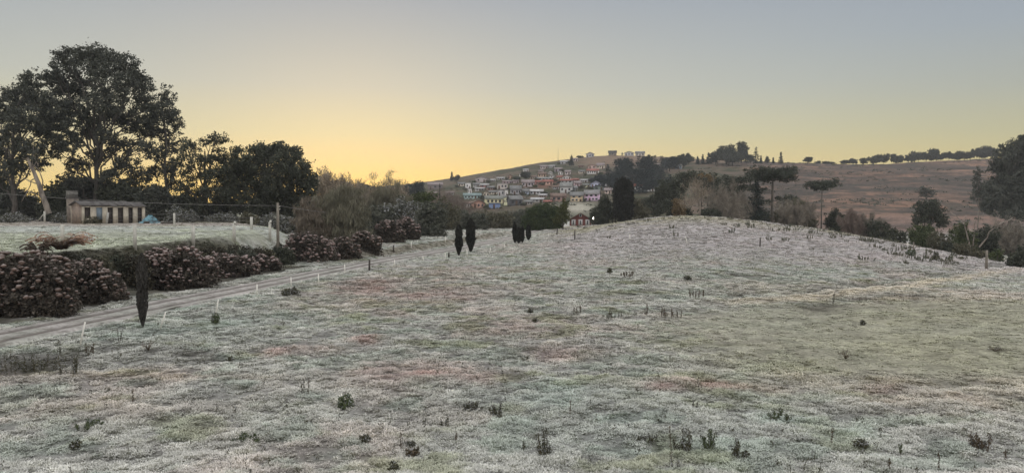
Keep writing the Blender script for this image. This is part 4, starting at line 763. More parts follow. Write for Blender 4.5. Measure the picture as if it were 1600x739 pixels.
VH = [
 ('long teal house with flat grey teal roof, low on the left side of the village', 738, 311, 28, 9, Te, (.24, .32, .31), 'e', 4, 0), ('white cottage with two dark windows below the teal house', 732, 324, 14, 9, Wt, rB, 'e', 2, 0),
 ('terracotta gabled house in the lowest row of the village', 748, 325, 20, 12, (.42, .20, .12), rB, 'g', 2, 12), ('beige house with dark windows above the reddish bare tree', 722, 291, 13, 6, Cr, rG, 'e', 2, 0),
 ('narrow white tower like house on the left of the village', 732, 296, 8, 10, Wt, rG, 'f', 1, 0), ('small white house front with one tall window below the tower like house', 734, 303, 6, 8, Wt, rG, 'f', 1, 0),
 ('pinkish grey gabled house on the skyline at the left of the village', 752, 285, 20, 10, (.34, .28, .26), rP, 'g', 1, -18), ('dark red house with a pale roof below the pinkish gabled one', 757, 293, 13, 6, (.28, .11, .10), rL, 'e', 1, 5), ('pale house with low white roof under the dark red house', 750, 298, 14, 5, Gy, rL, 'e', 2, 0),
 ('small cream house with one dark window beside the teal house', 760, 307, 10, 8, Cr, rB, 'g', 1, 15), ('yellow house with long grey green roof near the bottom of the village', 775, 319, 34, 13, (.55, .50, .24), (.22, .23, .20), 'e', 4, 0),
 ('yellow two storey end house with dark small windows', 792, 321, 10, 12, (.62, .55, .27), rG, 'f', 2, 0), ('low bright blue building at the bottom edge of the village', 772, 326, 17, 8, Bl, (.08, .13, .26), 'f', 0, 0),
 ('black timber house with grey roof right of the yellow houses', 807, 321, 21, 15, Dg, rG, 'e', 2, 14), ('beige block house with pale concrete walls in mid village', 785, 296, 17, 9, (.40, .35, .30), rL, 'f', 2, 0), ('pinkish low house on the slope above the beige block', 793, 287, 15, 5, (.42, .28, .30), rP, 'e', 2, 0),
 ('grey house with a white side wall in the middle of the lower village', 783, 307, 11, 10, Gy, rG, 'f', 1, 0), ('white narrow wall house beside the grey one', 791, 307, 5, 10, Wt, rL, 'f', 0, 0), ('grey two storey house with white framed windows', 806, 305, 17, 15, (.28, .27, .28), rG, 'e', 3, 0),
 ('bluish grey house left of the long white roof', 820, 304, 11, 8, (.27, .33, .42), rG, 'e', 2, 0), ('house with long white sloping roof in mid village', 838, 304, 22, 8, Gy, (.55, .54, .52), 'e', 3, 0), ('low shed with white roof under the house with the long white roof', 839, 316, 20, 7, (.30, .28, .26), (.50, .50, .49), 'e', 2, 0),
 ('brown walled house with pale eave left of the brown two level house', 848, 309, 12, 6, Br, rL, 'e', 2, 0), ('wide grey house with pinkish walls below the dark rounded village tree', 825, 292, 20, 11, (.36, .30, .30), rP, 'e', 3, 0), ('small orange brown hut high on the left slope', 797, 280, 8, 7, (.36, .21, .12), rB, 'g', 1, 0),
 ('tiny white house above the dark rounded village tree', 822, 268, 8, 4, Wt, rL, 'e', 1, 0), ('tiny white cube house left of the dark rounded village tree', 814, 276, 5, 4, Wt, rL, 'f', 1, 0), ('orange tan house on the upper middle slope', 847, 277, 13, 8, (.48, .30, .17), rB, 'e', 2, 0),
 ('salmon house with two dark openings in mid village', 856, 289, 17, 8, Sa, rR, 'e', 2, 0), ('low red brown house left of the salmon house', 842, 288, 11, 6, (.30, .14, .11), rR, 'e', 1, 0), ('small white house high up left of the village conifer', 876, 273, 8, 6, Wt, rP, 'g', 1, 0),
 ('pinkish white house right of the small white house high up', 887, 273, 9, 7, (.50, .42, .40), rP, 'e', 1, 0), ('white house with low gable above the red roof', 886, 281, 13, 7, Wt, rP, 'g', 2, 0), ('house with broad rust red roof above the concrete house', 885, 286, 19, 6, Gy, rR, 'e', 2, 0),
 ('big pale concrete house with dark openings at the ground floor', 884, 302, 19, 17, (.42, .41, .38), (.27, .27, .25), 'e', 2, 0), ('small pinkish house just under the ridge line', 850, 264, 13, 6, (.42, .33, .30), rP, 'e', 2, 0), ('grey roofed house just under the ridge left of the village conifer', 882, 256, 13, 5, Gy, rL, 'e', 1, 0),
 ('row house with pale grey roofs above the salmon house', 852, 282, 24, 5, (.33, .34, .31), (.33, .34, .33), 'e', 3, 0), ('purplish grey house below the grey roofed one', 872, 268, 12, 6, (.30, .25, .29), rP, 'e', 1, 0), ('pinkish house right of the village conifer', 899, 252, 8, 5, (.45, .36, .32), rP, 'e', 1, 0),
 ('single dark roofed house on the skyline left of the hilltop group', 922, 246, 13, 8, Gy, rD, 'g', 2, 0), ('white row of houses with dark windows at the left edge of the pine wood', 926, 272, 19, 8, Wt, rR, 'e', 4, 0), ('brick red roofed house above the white row', 925, 264, 13, 7, (.44, .28, .22), rR, 'g', 1, 0),
 ('cream house climbing the slope beside the pine wood', 938, 264, 12, 9, Cr, rP, 'e', 2, 0), ('small cream house left of the white row', 909, 271, 9, 5, Cr, rG, 'e', 2, 0), ('small pink house left of the yellow cottage', 903, 291, 11, 8, (.50, .32, .34), rP, 'e', 2, 0),
 ('yellow cottage with one dark window left of the lilac house', 917, 293, 12, 6, (.52, .50, .26), rG, 'e', 1, 0), ('lilac blue house with gabled roof above the pink house', 931, 294, 17, 11, (.34, .36, .50), (.27, .28, .36), 'g', 2, 10), ('dark green gabled roof house directly behind the pink house', 936, 297, 17, 8, (.12, .15, .13), rD, 'g', 1, 0),
 ('pale house with white roof half hidden left of the black rounded cypress', 952, 297, 12, 10, (.50, .42, .36), rL, 'e', 2, 0), ('peach house right of the pink house', 950, 303, 11, 9, (.52, .38, .30), rP, 'e', 1, 0), ('house with red tiled roof right of the black rounded cypress', 999, 298, 15, 11, Wt, (.42, .17, .12), 'e', 2, 0),
 ('white roofed house right of the red tiled one', 1015, 299, 16, 9, Gy, rL, 'e', 2, 0), ('brown house on posts with a dark open lower level', 873, 315, 24, 13, (.27, .15, .11), rB, 'e', 2, 0)]
for i, r_ in enumerate(VH):
    lb, u, vb, wp, hp, wc, rc, kd, wn, yw = r_; house(lb, u, vb, wp, hp, wc, rc, kd, wn, yw + np.random.RandomState(i).uniform(-9, 9), 400 + i, group='houses of the hillside village')
house('ochre yellow house with wide grey roof and open porch, left of the pink house', 901, 315, 20, 15, Oc, rG, 'e', 2, 0, 460, floors=2, fr=True, group='houses of the hillside village')
o = house('bright pink two storey house with small dark windows', 924, 314, 24, 17, Pk, (.27, .26, .25), 'e', 3, -8, 461, floors=2, fr=True, group='houses of the hillside village')
for lb, u, wp, hp, kd, wc, rc in [('leftmost hilltop house, dark with stepped roof', 957, 13, 8, 'e', (.20, .17, .12), rD), ('hilltop house with wide low grey roof', 983, 15, 7, 'g', (.34, .33, .31), rG), ('rightmost hilltop house with pale wall and hipped roof', 1000, 15, 7.5, 'e', (.40, .37, .30), rG)]:
    l3 = place(u, 742); house(lb, u, 0, wp, hp, wc, rc, kd, 2, 0, int(u), loc=l3, group='houses of the hilltop')
for lb, u, vb, wp, hp, wc, rc in [('small yellowish house between the pines on the upper slope', 1049, 264, 9, 7, (.46, .42, .22), rG), ('small pale blue house right of the yellowish one in the pines', 1060, 264, 10, 7, (.32, .40, .48), rG), ('low pale house in the upper right of the pine wood', 1033, 260, 10, 4.5, (.40, .34, .30), rP)]:
    x, y, z = pos(u, vb, 440); house(lb, u, vb, wp, hp, wc, rc, 'e', 2, 0, u, loc=(x, y, z1(x, y)) if z1(x, y) > z - 1 else hit(u, vb, 190), group='houses in the pine wood')
for i, (lb, u, vb, wp, hp, c) in enumerate([('low grey house seen through the twigs left of the slender pole', 681, 306, 13, 6, Gy), ('long dark roofed house on the skyline behind the reddish bare tree', 680, 296, 24, 11, (.16, .13, .12)), ('small white house behind the twigs of the bare skyline trees', 654, 305, 10, 6, Wt), ('grey house behind the twigs right of the slender pole', 703, 306, 12, 7, Gy), ('pale hut with rusty roof right of the slender pole', 697, 317, 11, 6, Cr)]):
    house(lb, u, vb, wp, hp, c, rP if i != 4 else rR, 'e', 2, 0, 480 + i, group='houses at the left end of the village')
for i, (lb, u, vb, wp, hp, c, rf2, kd) in enumerate([('greyish house between the white tower like house and the dark red house', 744, 292, 10, 6, Gy, rG, 'e'), ('low pale house right of the small cream house', 770, 304, 13, 6, Cr, rG, 'e'), ('brown house between the teal house and the beige block', 768, 297, 12, 6, Br, rG, 'e'), ('small pink walled house right of the pinkish low house', 806, 286, 9, 5, (.42, .30, .30), rP, 'e'), ('grey house with pale gable under the wide pinkish grey house', 822, 299, 10, 5, Gy, rL, 'g'),
 ('small grey house right of the red brown low house', 868, 296, 9, 6, Gy, rB, 'e'), ('little white hut above the salmon house', 862, 277, 7, 5, Wt, rG, 'g'), ('tan house left of the orange tan house', 834, 280, 11, 6, (.36, .28, .20), rB, 'e'), ('white gabled hut right of the orange tan house', 860, 272, 7, 5, Wt, rP, 'g'), ('grey house right of the concrete house', 898, 299, 8, 8, (.30, .32, .33), rG, 'e'), ('low red roofed house left of the brown house on posts', 856, 319, 12, 6, Cr, rR, 'e'),
 ('dull house below the pale roofed shed', 826, 320, 13, 7, (.28, .25, .22), rG, 'e'), ('small peach hut left of the wide pinkish grey house', 811, 293, 7, 5, Sa, rP, 'g'), ('grey hut on the left slope under the skyline', 770, 284, 8, 4, Gy, rL, 'e'), ('long low grey house on the left slope', 782, 281, 12, 4, (.30, .28, .26), rL, 'e'), ('cream hut just above the row of pale grey roofs', 845, 270, 7, 4, Cr, rP, 'e'), ('pale house with rusty roof left of the white low gabled house', 874, 280, 9, 5, Cr, rR, 'e'), ('grey house with light roof above the yellow cottage', 912, 285, 11, 5, Gy, rL, 'e'),
 ('small white house above the lilac blue house', 926, 283, 8, 5, Wt, rP, 'e'), ('dull red house above the small pink house', 899, 284, 10, 5, (.26, .13, .11), rR, 'e'), ('grey house left of the radio mast foot', 862, 262, 9, 4, Gy, rL, 'e'), ('brown hut on the slope left of the hilltop houses', 908, 262, 8, 4, Br, rB, 'e')]):
    house(lb, u, vb, wp, hp, c, rf2, kd, 2, np.random.RandomState(90 + i).uniform(-14, 14), 560 + i, group='houses of the hillside village')
# one shrub beside each of many village houses
gV = np.random.RandomState(8); vp = []
def near_house(lb):
    for cut in (' with ', ' on the ', ' in the ', ' above ', ' below ', ' at the ', ', ', ' left of ', ' right of ', ' just ', ' high ', ' near ', ' under '):
        pass
    return lb
short = ['long teal house', 'white cottage under the teal house', 'terracotta gabled house', 'beige house above the reddish bare tree', 'narrow white tower like house', 'pinkish grey skyline gable', 'small cream house by the teal one', 'low bright blue building', 'black timber house', 'beige block house', 'grey two storey house', 'long white roofed house', 'white roofed low shed', 'wide pinkish grey house', 'orange brown hut', 'orange tan house', 'salmon house', 'rust red roofed house', 'big concrete house', 'grey roofed house under the ridge', 'pale grey row house', 'purplish grey house', 'white row by the pine wood', 'lilac blue house', 'yellow cottage', 'brown house on posts', 'ochre yellow house', 'bright pink house', 'peach house']
spos = [(738, 311, 28), (732, 324, 14), (748, 325, 20), (722, 291, 13), (732, 296, 8), (752, 285, 20), (760, 307, 10), (772, 326, 17), (807, 321, 21), (785, 296, 17), (806, 305, 17), (838, 304, 22), (839, 316, 20), (825, 292, 20), (797, 280, 8), (847, 277, 13), (856, 289, 17), (885, 286, 19), (884, 302, 19), (882, 256, 13), (852, 282, 24), (872, 268, 12), (926, 272, 19), (931, 294, 17), (917, 293, 12), (873, 315, 24), (901, 315, 20), (924, 314, 24), (950, 303, 11)]
for i, (nm, (u, vb, wp)) in enumerate(zip(short, spos)):
    for sd_, wd_ in ((-1, 'left'), (1, 'right')):
        lb = 'small shrub at the %s side of the %s' % (wd_, nm); uu = u + sd_ * (wp / 2 + gV.uniform(.5, 2.5)); vv = vb + gV.uniform(0, 2.5)
        if len(vp) < 3: vp.append(ptree('village_shrub', lb, uu, 400, vv - 6, 8, 'r', 330 + i, 'shrubs among the village houses', [OLV, DK, GRN][len(vp)], vb=vv)); continue
        x, y, z = hit(uu, vv, 200); s_ = gV.uniform(.45, 1.15) * y / 420; copy_tree(vp[gV.randint(3)], (x, y, z), gV.rand() * 6, (s_ * 1.2, s_ * 1.2, s_ * .95), lb)
x, y, z = place(872, 700); o = thing('radio_mast', (x, y, z), 'very thin mast standing on the skyline of the village hill', 'mast'); T_ = G(); T_.tube([(0, 0, 0), (0, 0, pos(872, 232, 700)[2] - z)], [.16, .08], 5); T_.build('mast_pole', BARK, o)
for i, (u, vb, vt) in enumerate([(774, 296, 283), (863, 300, 288), (840, 296, 284)]):
    x, y, z = hit(u, vb, 200); o = thing('utility_pole', (x, y, z), ['thin pale pole above the beige block house of the village', 'thin pole on the red earth slope below the salmon house', 'thin pole behind the long white roof of the village'][i], 'pole'); T_ = G(); hh = pos(u, vt, y)[2] - z; T_.tube([(0, 0, 0), (0, 0, hh)], [.16, .12], 5); T_.box(0, 0, hh * .92, 1.5, .12, .12); T_.build('pole', BARKP, o)
# red house
l3 = place(907, 185); hx, hy, hz = l3; m = mpp(hy); REDW = mat('red boards', (.17, .062, .05), (.12, .048, .04), scale=2, stretch=(5, 1, 1)); o = thing('red_house', l3, 'dark red wooden house with gable and white shuttered windows beside the round green bush', 'house', None, yaw_to_cam(hx, hy))
w_, dp, hw, hr = 34 * m, 7.5, 10.5 * m, 9.5 * m; G_ = G(); G_.box(0, dp / 2, hw / 2 - 1, w_, dp, hw + 2); [G_.add([(-w_ / 2, q, hw), (w_ / 2, q, hw), (0, q, hw + hr)], T=[(0, 1, 2)]) for q in (0, dp)]; G_.build('wall', REDW, o)
r_ = G(); prism(r_, w_, dp, 0, hr, .5, 'g'); r_.V = [v + (0, dp / 2, hw) for v in r_.V]; r_.build('roof', mat('red house roof', (.17, .12, .09), (.10, .08, .06)), o)
for cx, cz, ww, hh in [(-w_ * .32, 1.0, 1.0, 1.4), (0, 1.0, 1.0, 1.4), (w_ * .32, 1.0, 1.0, 1.4), (0, hw + 1.1, .62, .8)]:
    f_ = G(); f_.box(cx, -.03, cz, ww, .1, hh); fo = f_.build('window', FRAME, o); p_ = G(); p_.box(cx, -.06, cz - .05, ww * (.28 if cz < 1.5 else .6), .1, hh * .7); p_.build('pane', GLASS, fo)
x, y, z = pos(927, 342, 150); gz_ = z1(x, y); o = thing('yard_lamp', (x, y, gz_), 'small lit white lamp right beside the red house', 'lamp'); T_ = G(); T_.tube([(0, 0, 0), (0, 0, max(z - gz_, .8))], [.06, .05], 6); T_.build('post', BARK, o)
T_ = G(); T_.tube([(0, 0, max(z - gz_, .8) + q) for q in (-.1, .05, .25, .38)], [.06, .11, .10, .03], 8); T_.build("bulb", mat("lit lamp", (.9, .9, .9), emit=((1, .93, .78), 4.0)), o)
x, y, z = place(861, 168); o = thing('small_gate', (x, y, z), 'small white gate by the track bend below the round green bush', 'gate'); T_ = G()
for q in (-.5, .5): T_.box(q, 0, .5, .1, .1, 1.1)
T_.build('post', FRAME, o); T_ = G(); [T_.box(0, 0, q, .9, .05, .08) for q in (.25, .55, .85)]; T_.build('rail', FRAME, o)

# ------------------------------------------------------------------ ruined shed and tower
PLA = mat('old plaster', (.62, .57, .46), (.42, .38, .30), scale=1.3, bump=.01); BRI = mat('bare brick wall', (.33, .26, .20), (.22, .18, .15), scale=2.2); TIL = mat('old grey roof sheets', (.085, .08, .075), (.15, .14, .13), scale=1.4)
x, y, z = pos(179, 345, 101); z = z1(x, y); az = math.atan2(x, y); SY = -az + R(25); o = thing('ruined_shed', (x, y, z), 'low derelict plastered shed with a row of dark doorways and broken roof', 'shed', None, SY)
Wd, Dp, Hw = 8.3, 3.2, 2.3; X0 = -Wd / 2; wl = G(); ops = [(358, 415), (470, 530), (580, 635), (683, 740), (790, 838), (885, 933)]; e = 335; fx_ = lambda q: X0 + (q - 335) / 630 * Wd
for a, b_ in ops + [(965, 965)]:
    if a > e: wl.box((fx_(e) + fx_(a)) / 2, 0, Hw / 2 - .1, fx_(a) - fx_(e), .16, Hw + .2)
    e = b_
for a, b_ in ops: wl.box((fx_(a) + fx_(b_)) / 2, 0, Hw - .07, fx_(b_) - fx_(a), .155, .14)
wl.box((fx_(358) + fx_(415)) / 2, 0, .35, fx_(415) - fx_(358), .15, .7); wl.box(0, Dp, Hw / 2, Wd, .16, Hw); wl.box(Wd / 2 - .08, Dp / 2, Hw / 2, .158, Dp - .17, Hw)
for q in (465, 660, 860): wl.box(fx_(q) * 1.0, Dp / 2, Hw / 2, .1, Dp - .18, Hw - .02)
wl.build('wall', PLA, o); ew = G(); ew.box(X0 + .08, Dp / 2, Hw / 2, .158, Dp - .17, Hw); ew.add([(X0 + .01, 0, Hw), (X0 + .01, Dp, Hw), (X0 + .01, Dp / 2, Hw + .6), (X0 + .15, 0, Hw), (X0 + .15, Dp, Hw), (X0 + .15, Dp / 2, Hw + .6)], [(0, 1, 4, 3), (1, 2, 5, 4), (2, 0, 3, 5)], [(0, 2, 1), (3, 4, 5)]); tag(ew.build('end_wall', BRI, o), 'reddish bare brick end wall')
rf_ = G(); gS = np.random.RandomState(4); e = X0 - .25
for i in range(9):
    nx_ = X0 - .25 + (Wd + .4) * (i + 1) / 9; w2 = nx_ - e; dz = gS.uniform(-.06, .06); rf_.box((e + nx_) / 2, Dp * .25 - .1, Hw + .36 + dz, w2 - .02, Dp * .5 + .45, .06, rx=R(17 + gS.uniform(-2, 2)))
    if i not in (3, 6): rf_.box((e + nx_) / 2, Dp * .75 + .1, Hw + .37 + dz, w2 - .02, Dp * .5 + .4, .06, rx=R(-17))
    e = nx_
rf_.build('roof', TIL, o); d_ = G(); d_.box((fx_(470) + fx_(530)) / 2, .03, 1.35, fx_(530) - fx_(470) - .04, .06, 1.6); tag(d_.build('door', mat('blue door', (.22, .28, .33), (.16, .21, .25)), o), 'faded blue door')
for a, b_ in (ops[0], ops[2], ops[3], ops[4], ops[5]):
    d_ = G(); d_.box((fx_(a) + fx_(b_)) / 2, .22, 1.08, fx_(b_) - fx_(a) + .02, .06, 2.1); d_.build('door', mat('painted opening shade', (.075, .062, .055), (.045, .038, .034), scale=5, stretch=(4, 1, .4)), o)  # added dark panels stand in for the unlit interior behind the open doorways
x2, y2, _ = pos(167, 345, 99.2); z2 = z1(x2, y2); o = thing('leaning_board', (x2, y2, z2), 'pale board leaning against the front of the derelict shed', 'board', None, SY); d_ = G(); d_.box(.12, .1, .75, .28, .06, 1.6, ry=R(12), rx=R(-8)); d_.build('board', mat('pale concrete', (.44, .43, .39), (.33, .32, .29), scale=6), o)
x2, y2, _ = pos(114, 345, 102); z2 = z1(x2, y2); o = thing('brick_tower', (x2, y2, z2), 'square brick water tower with grey tank on top, left of the derelict shed', 'tower', None, -math.atan2(x2, y2) + R(12)); d_ = G(); d_.box(0, 0, 1.6, 1.25, 1.2, 3.6); d_.build('shaft', mat('tower brick', (.30, .26, .21), (.17, .145, .125), scale=1.5), o)
d_ = G(); d_.box(0, 0, 3.47, 1.5, 1.45, .14); d_.build('slab', mat('dark slab', (.10, .095, .09), (.14, .13, .12)), o); d_ = G(); d_.box(-.05, 0, 3.95, 1.2, 1.15, .8); d_.box(-.05, 0, 4.38, 1.32, 1.27, .08); d_.build('tank', mat('grey tank', (.24, .235, .21), (.12, .115, .105), scale=2), o)
gJ = np.random.RandomState(3); x2, y2, _ = pos(234, 342, 102); z2 = z1(x2, y2); p_ = []; o = thing('tarpaulin_heap', (x2, y2, z2), 'crumpled light blue tarpaulin heap right of the derelict shed', 'tarpaulin')
th = np.linspace(0, 6.283, 25)[:-1]; rr_ = np.linspace(0, 1, 9); V = []; Q_ = []
for j in rr_:
    for a in th: n_ = gJ.rand(); V.append((1.5 * j * math.cos(a) * (.85 + .3 * n_), .8 * j * math.sin(a), (1 - j ** 1.6) * 1.1 * (.6 + .6 * gJ.rand()) - .05))
for j in range(8):
    for k_ in range(24): Q_.append((j * 24 + k_, j * 24 + (k_ + 1) % 24, (j + 1) * 24 + (k_ + 1) % 24, (j + 1) * 24 + k_))
G().add(V, Q_).build('tarpaulin', mat('blue tarpaulin', (.18, .36, .42), (.06, .09, .10), scale=1.6), o)
for i, (u, v, l_, a) in enumerate([(207, 348, .9, .3), (229, 349, .8, -.2), (262, 350, 1.7, .5), (246, 347, .9, 1.0)]):
    x2, y2, z2 = hit(u, v, 60); o = thing('fallen_log', (x2, y2, z2), ['dark log lying nearest the shed on the paddock edge', 'short dark log in front of the blue tarpaulin', 'longest dark log lying by the fence post with no brace', 'dark log between the tarpaulin and the longest log'][i], 'log', None, a); T_ = G(); T_.tube([(-l_ / 2, 0, .1), (0, .05, .14), (l_ / 2, 0, .12)], [.14, .16, .1], 7); T_.build('log', BARK, o)

# ------------------------------------------------------------------ fences, posts, stakes, pole
CON = mat('pale post concrete', (.58, .57, .50), (.45, .44, .38)); WOD = mat('weathered post wood', (.26, .235, .19), (.14, .125, .10), scale=5, stretch=(1, 1, .3)); DWD = mat('dark post wood', (.09, .08, .07), (.05, .045, .04)); WIR = mat('fence wire', (.22, .21, .20))
def fence(name, lb, rows, wires=(.35, .65, .92), slant=(), braces=(), ivy=()):
    pts_ = [(hit(u, vb, 40), vt) for u, vb, vt in rows]; (bx_, by_, bz_), _ = pts_[0]; o = thing(name, (bx_, by_, bz_), lb, 'fence'); tops = []
    for i, ((x, y, z), vt) in enumerate(pts_):
        h = pos(rows[i][0], vt, y)[2] - z; T_ = G(); T_.box(x - bx_, y - by_, z - bz_ + h * .5 - .15, .21, .21, h + .3, rz=.3 * i)
        if i in slant: T_.box(x - bx_ + .06, y - by_, z - bz_ + h + .02, .15, .155, .3, ry=R(25), rz=.3 * i)
        T_.build('post', CON, o); tops.append((x - bx_, y - by_, z - bz_, h))
        if i in braces:
            T_ = G(); s_ = braces[i]; T_.tube([(x - bx_ + s_ * 1.1, y - by_, z - bz_), (x - bx_, y - by_, z - bz_ + h * .85)], [.06, .06], 6); T_.build('brace', CON, o)
    for f in wires:
        T_ = G()
        for a, b_ in zip(tops[:-1], tops[1:]): T_.tube([(a[0], a[1], a[2] + a[3] * f), ((a[0] + b_[0]) / 2, (a[1] + b_[1]) / 2, (a[2] + a[3] * f + b_[2] + b_[3] * f) / 2 - .06), (b_[0], b_[1], b_[2] + b_[3] * f)], .012, 4)
        T_.build('wire', WIR, o)
fence('paddock_fence', 'front row of concrete posts and wire along the edge of the green paddock', [(-30, 384, 352), (98, 381, 351), (211, 390, 352), (302, 384, 353), (366, 378, 349), (422, 376, 347)], slant=(4, 5), braces={})
fence('paddock_fence', 'back row of pale posts across the far side of the green paddock', [(70, 347, 330), (117, 347, 330), (272.5, 355, 333), (393, 358.5, 339), (444, 360, 339), (465, 362, 345), (502, 363, 339)], braces={0: -1, 6: -1}, slant=(4,))
x, y, z = place(434.7, 68); hh = pos(434, 317, 68)[2] - z; o = thing('utility_pole', (x, y, z), 'tall wooden pole between the hydrangeas carrying the overhead cable', 'pole'); T_ = G(); T_.tube([(0, 0, -.3), (0, 0, hh * .5), (.02, 0, hh)], [.14, .13, .11], 10); T_.build('pole', WOD, o)
for q in (.35, .6): T_ = G(); T_.tube([(.1, -.02, hh - q), (.2, -.02, hh - q), (.24, -.02, hh - q + .05)], [.03, .05, .03], 6); T_.build('insulator', CON, o)
tp = np.array((x, y, z + hh - .25)); T_ = G(); lf_ = np.array(pos(-330, 262, 72)); q = np.linspace(0, 1, 24)[:, None]
T_.tube(tp * (1 - q) + lf_ * q - np.c_[0 * q, 0 * q, 4 * q * (1 - q) * .9], .018, 5); o = T_.build('overhead_cable', WIR, None); tag(o, 'thin overhead cable running left from the tall wooden pole', 'cable')
T_ = G(); rt_ = np.array(pos(640, 331, 150)); T_.tube(tp * (1 - q) + rt_ * q - np.c_[0 * q, 0 * q, 4 * q * (1 - q) * .8], .02, 5); o = T_.build('overhead_cable', WIR, None); tag(o, 'thin overhead cable running right from the tall wooden pole into the thicket', 'cable')
x, y, z = place(687, 165); o = thing('utility_pole', (x, y, z), 'slender dark pole in front of the reddish bare tree', 'pole'); T_ = G(); T_.tube([(0, 0, -.2), (.05, 0, pos(690, 287, 165)[2] - z)], [.15, .1], 8); T_.build('pole', DWD, o)
stk = [(124, 541, 133, 503, 'white stake leaning right, nearest to the left edge of the meadow'), (249, 514, 259, 487, 'white stake leaning right beside the nearest cypress'), (337, 493, 341, 468, 'white stake with a green weed at its foot'), (401.5, 463, 401.5, 444, 'upright white stake on the verge below the smallest near hydrangea'), (455, 448, 454.5, 433, 'white stake on the verge below the wooden pole'), (498, 446, 497.5, 428, 'white stake beside the track just right of the big hydrangea'), (539, 427, 538.5, 413, 'white stake beside the track left of the near dark wooden post'),
 (616.5, 417, 616.5, 406, 'white stake beside the track right of the near dark wooden post'), (661, 408, 661, 400, 'short white stake below the two taller cypresses, left one'), (695.6, 405, 695.5, 395, 'white stake left of the first of the two taller cypresses'), (730, 403, 729.5, 391, 'white stake at the foot of the second of the two taller cypresses'), (583.5, 389, 583, 379, 'white stake in front of the small dark hydrangea on the far bank'), (611, 376, 610.5, 366, 'white stake at the foot of the pink brown hydrangeas'),
 (642.5, 389, 642.5, 378, 'white stake in the frosted strip beyond the track'), (696, 380, 696, 369, 'white stake on the frosted strip left of the taller cypresses'), (674, 356.5, 674, 351, 'small white stake at the far end of the dark bushes'), (685, 352.5, 685, 348, 'smallest white stake beside the last small hydrangea'), (650.5, 369, 650.5, 364, 'short white stake right of the pink brown hydrangeas'), (788, 389, 788, 380, 'white stake left of the group of four cypresses'), (984, 375, 984, 366, 'white stake on the left shoulder of the knoll'), (1074, 381, 1071, 370, 'leaning white stake on the middle of the knoll slope'), (766, 396, 766, 386, 'white stake right of the second taller cypress')]
STK = mat('white stake', (.85, .83, .74), (.75, .73, .65))
for u0, v0, u1, v1, lb in stk:
    x, y, z = hit(u0, v0); t1 = pos(u1, v1, y); o = thing('marker_stake', (x, y, z), lb, 'stake', 'white stakes marking the track and meadow'); T_ = G(); r_ = min(.055, .022 + y * .00035); T_.tube([(0, 0, -.1), (t1[0] - x, 0, t1[2] - z)], [r_, r_ * .9], 6); T_.build('stick', STK, o)
for u0, v0, v1, mt_, lb in [(577, 423, 406, DWD, 'dark wooden post beside the track, nearest one'), (614.7, 394, 383, DWD, 'dark wooden post in the frosted strip across the track'), (701, 402, 394, DWD, 'short dark post beside the track near the taller cypresses'), (898, 374, 360, DWD, 'dark wooden post in the meadow in front of the red house'), (870, 367, 356, DWD, 'thin leaning dark post left of the one in front of the red house'), (1187.5, 386, 371, DWD, 'dark wooden post on the right slope of the knoll'), (1541, 421, 391, WOD, 'mottled tall post at the right end of the drainage line'), (1427, 396, 378, WOD, 'weathered post overgrown at its foot on the right slope')]:
    x, y, z = hit(u0, v0); h = pos(u0, v1, y)[2] - z; o = thing('wooden_post', (x, y, z), lb, 'post', 'wooden posts in the meadow'); T_ = G(); ln_ = .12 if 'leaning' in lb else .03; r_ = .09 if u0 != 1541 else .14; T_.tube([(0, 0, -.2), (ln_ * .5, 0, h * .5), (ln_, 0, h)], [r_, r_ * .95, r_ * .8], 8); T_.build('post', mt_, o)

# ------------------------------------------------------------------ cypresses on the verge
cps = [(223, 513, 397, .21, 'nearest and largest young cypress with a pointed foot, standing alone'), (717, 399, 352, .36, 'left one of the pair of young cypresses beside the track'), (735.5, 394, 342, .48, 'right and taller one of the pair of young cypresses beside the track'), (804.6, 380, 348.7, .34, 'leftmost and tallest of the group of four young cypresses'), (810.5, 380.5, 356, .36, 'second from left of the group of four young cypresses'), (816, 379, 355, .30, 'third from left of the group of four young cypresses'), (825.7, 376, 352.5, .36, 'rightmost of the group of four young cypresses, slightly apart')]
CY1 = leafmat('dull cypress leaves', (.045, .043, .038), (.085, .08, .07))
for i, (u, vb, vt, rm, lb) in enumerate(cps):
    x, y, z = hit(u, vb); h = pos(u, vt, y)[2] - z; cypress(lb, (x, y, z), h, rm, 500 + i, n=6500 if i < 3 else 3800, leaf=(.13, .04) if i == 0 else (.2, .07), lm=CY1 if i == 0 else CYP)

# ------------------------------------------------------------------ hydrangeas on the bank
HLF = leafmat('dead hydrangea leaves', (.048, .043, .035), (.13, .112, .09)); HST = leafmat('hydrangea stems', (.06, .045, .035), (.15, .11, .085))
def headmat(name, a, b_, fr):
    m = bpy.data.materials.new(name); m.use_nodes = True; t = m.node_tree; bs = t.nodes['Principled BSDF']; bs.inputs['Roughness'].default_value = .9; bs.inputs['Specular IOR Level'].default_value = .1
    gi = N(t, 'ShaderNodeNewGeometry'); n_ = N(t, 'ShaderNodeTexNoise'); n_.inputs['Scale'].default_value = 28; L(t, gi.outputs['Position'], n_.inputs[0]); c = ramp(t, gi.outputs['Random Per Island'], [(0, a), (1, b_)], False)
    sx_ = N(t, 'ShaderNodeSeparateXYZ'); L(t, gi.outputs['Normal'], sx_.inputs[0]); f = math_(t, 'MULTIPLY', math_(t, 'ADD', math_(t, 'MULTIPLY', sx_.outputs[2], 1.0), math_(t, 'SUBTRACT', n_.outputs[0], .5), True), fr, True)
    L(t, mixc(t, f, c, (.40, .37, .345)), bs.inputs['Base Color']); return m
HD1 = headmat('brown flower heads', (.085, .058, .045), (.20, .14, .112), .5); HD2 = headmat('pink brown flower heads', (.12, .08, .068), (.27, .19, .165), .62)
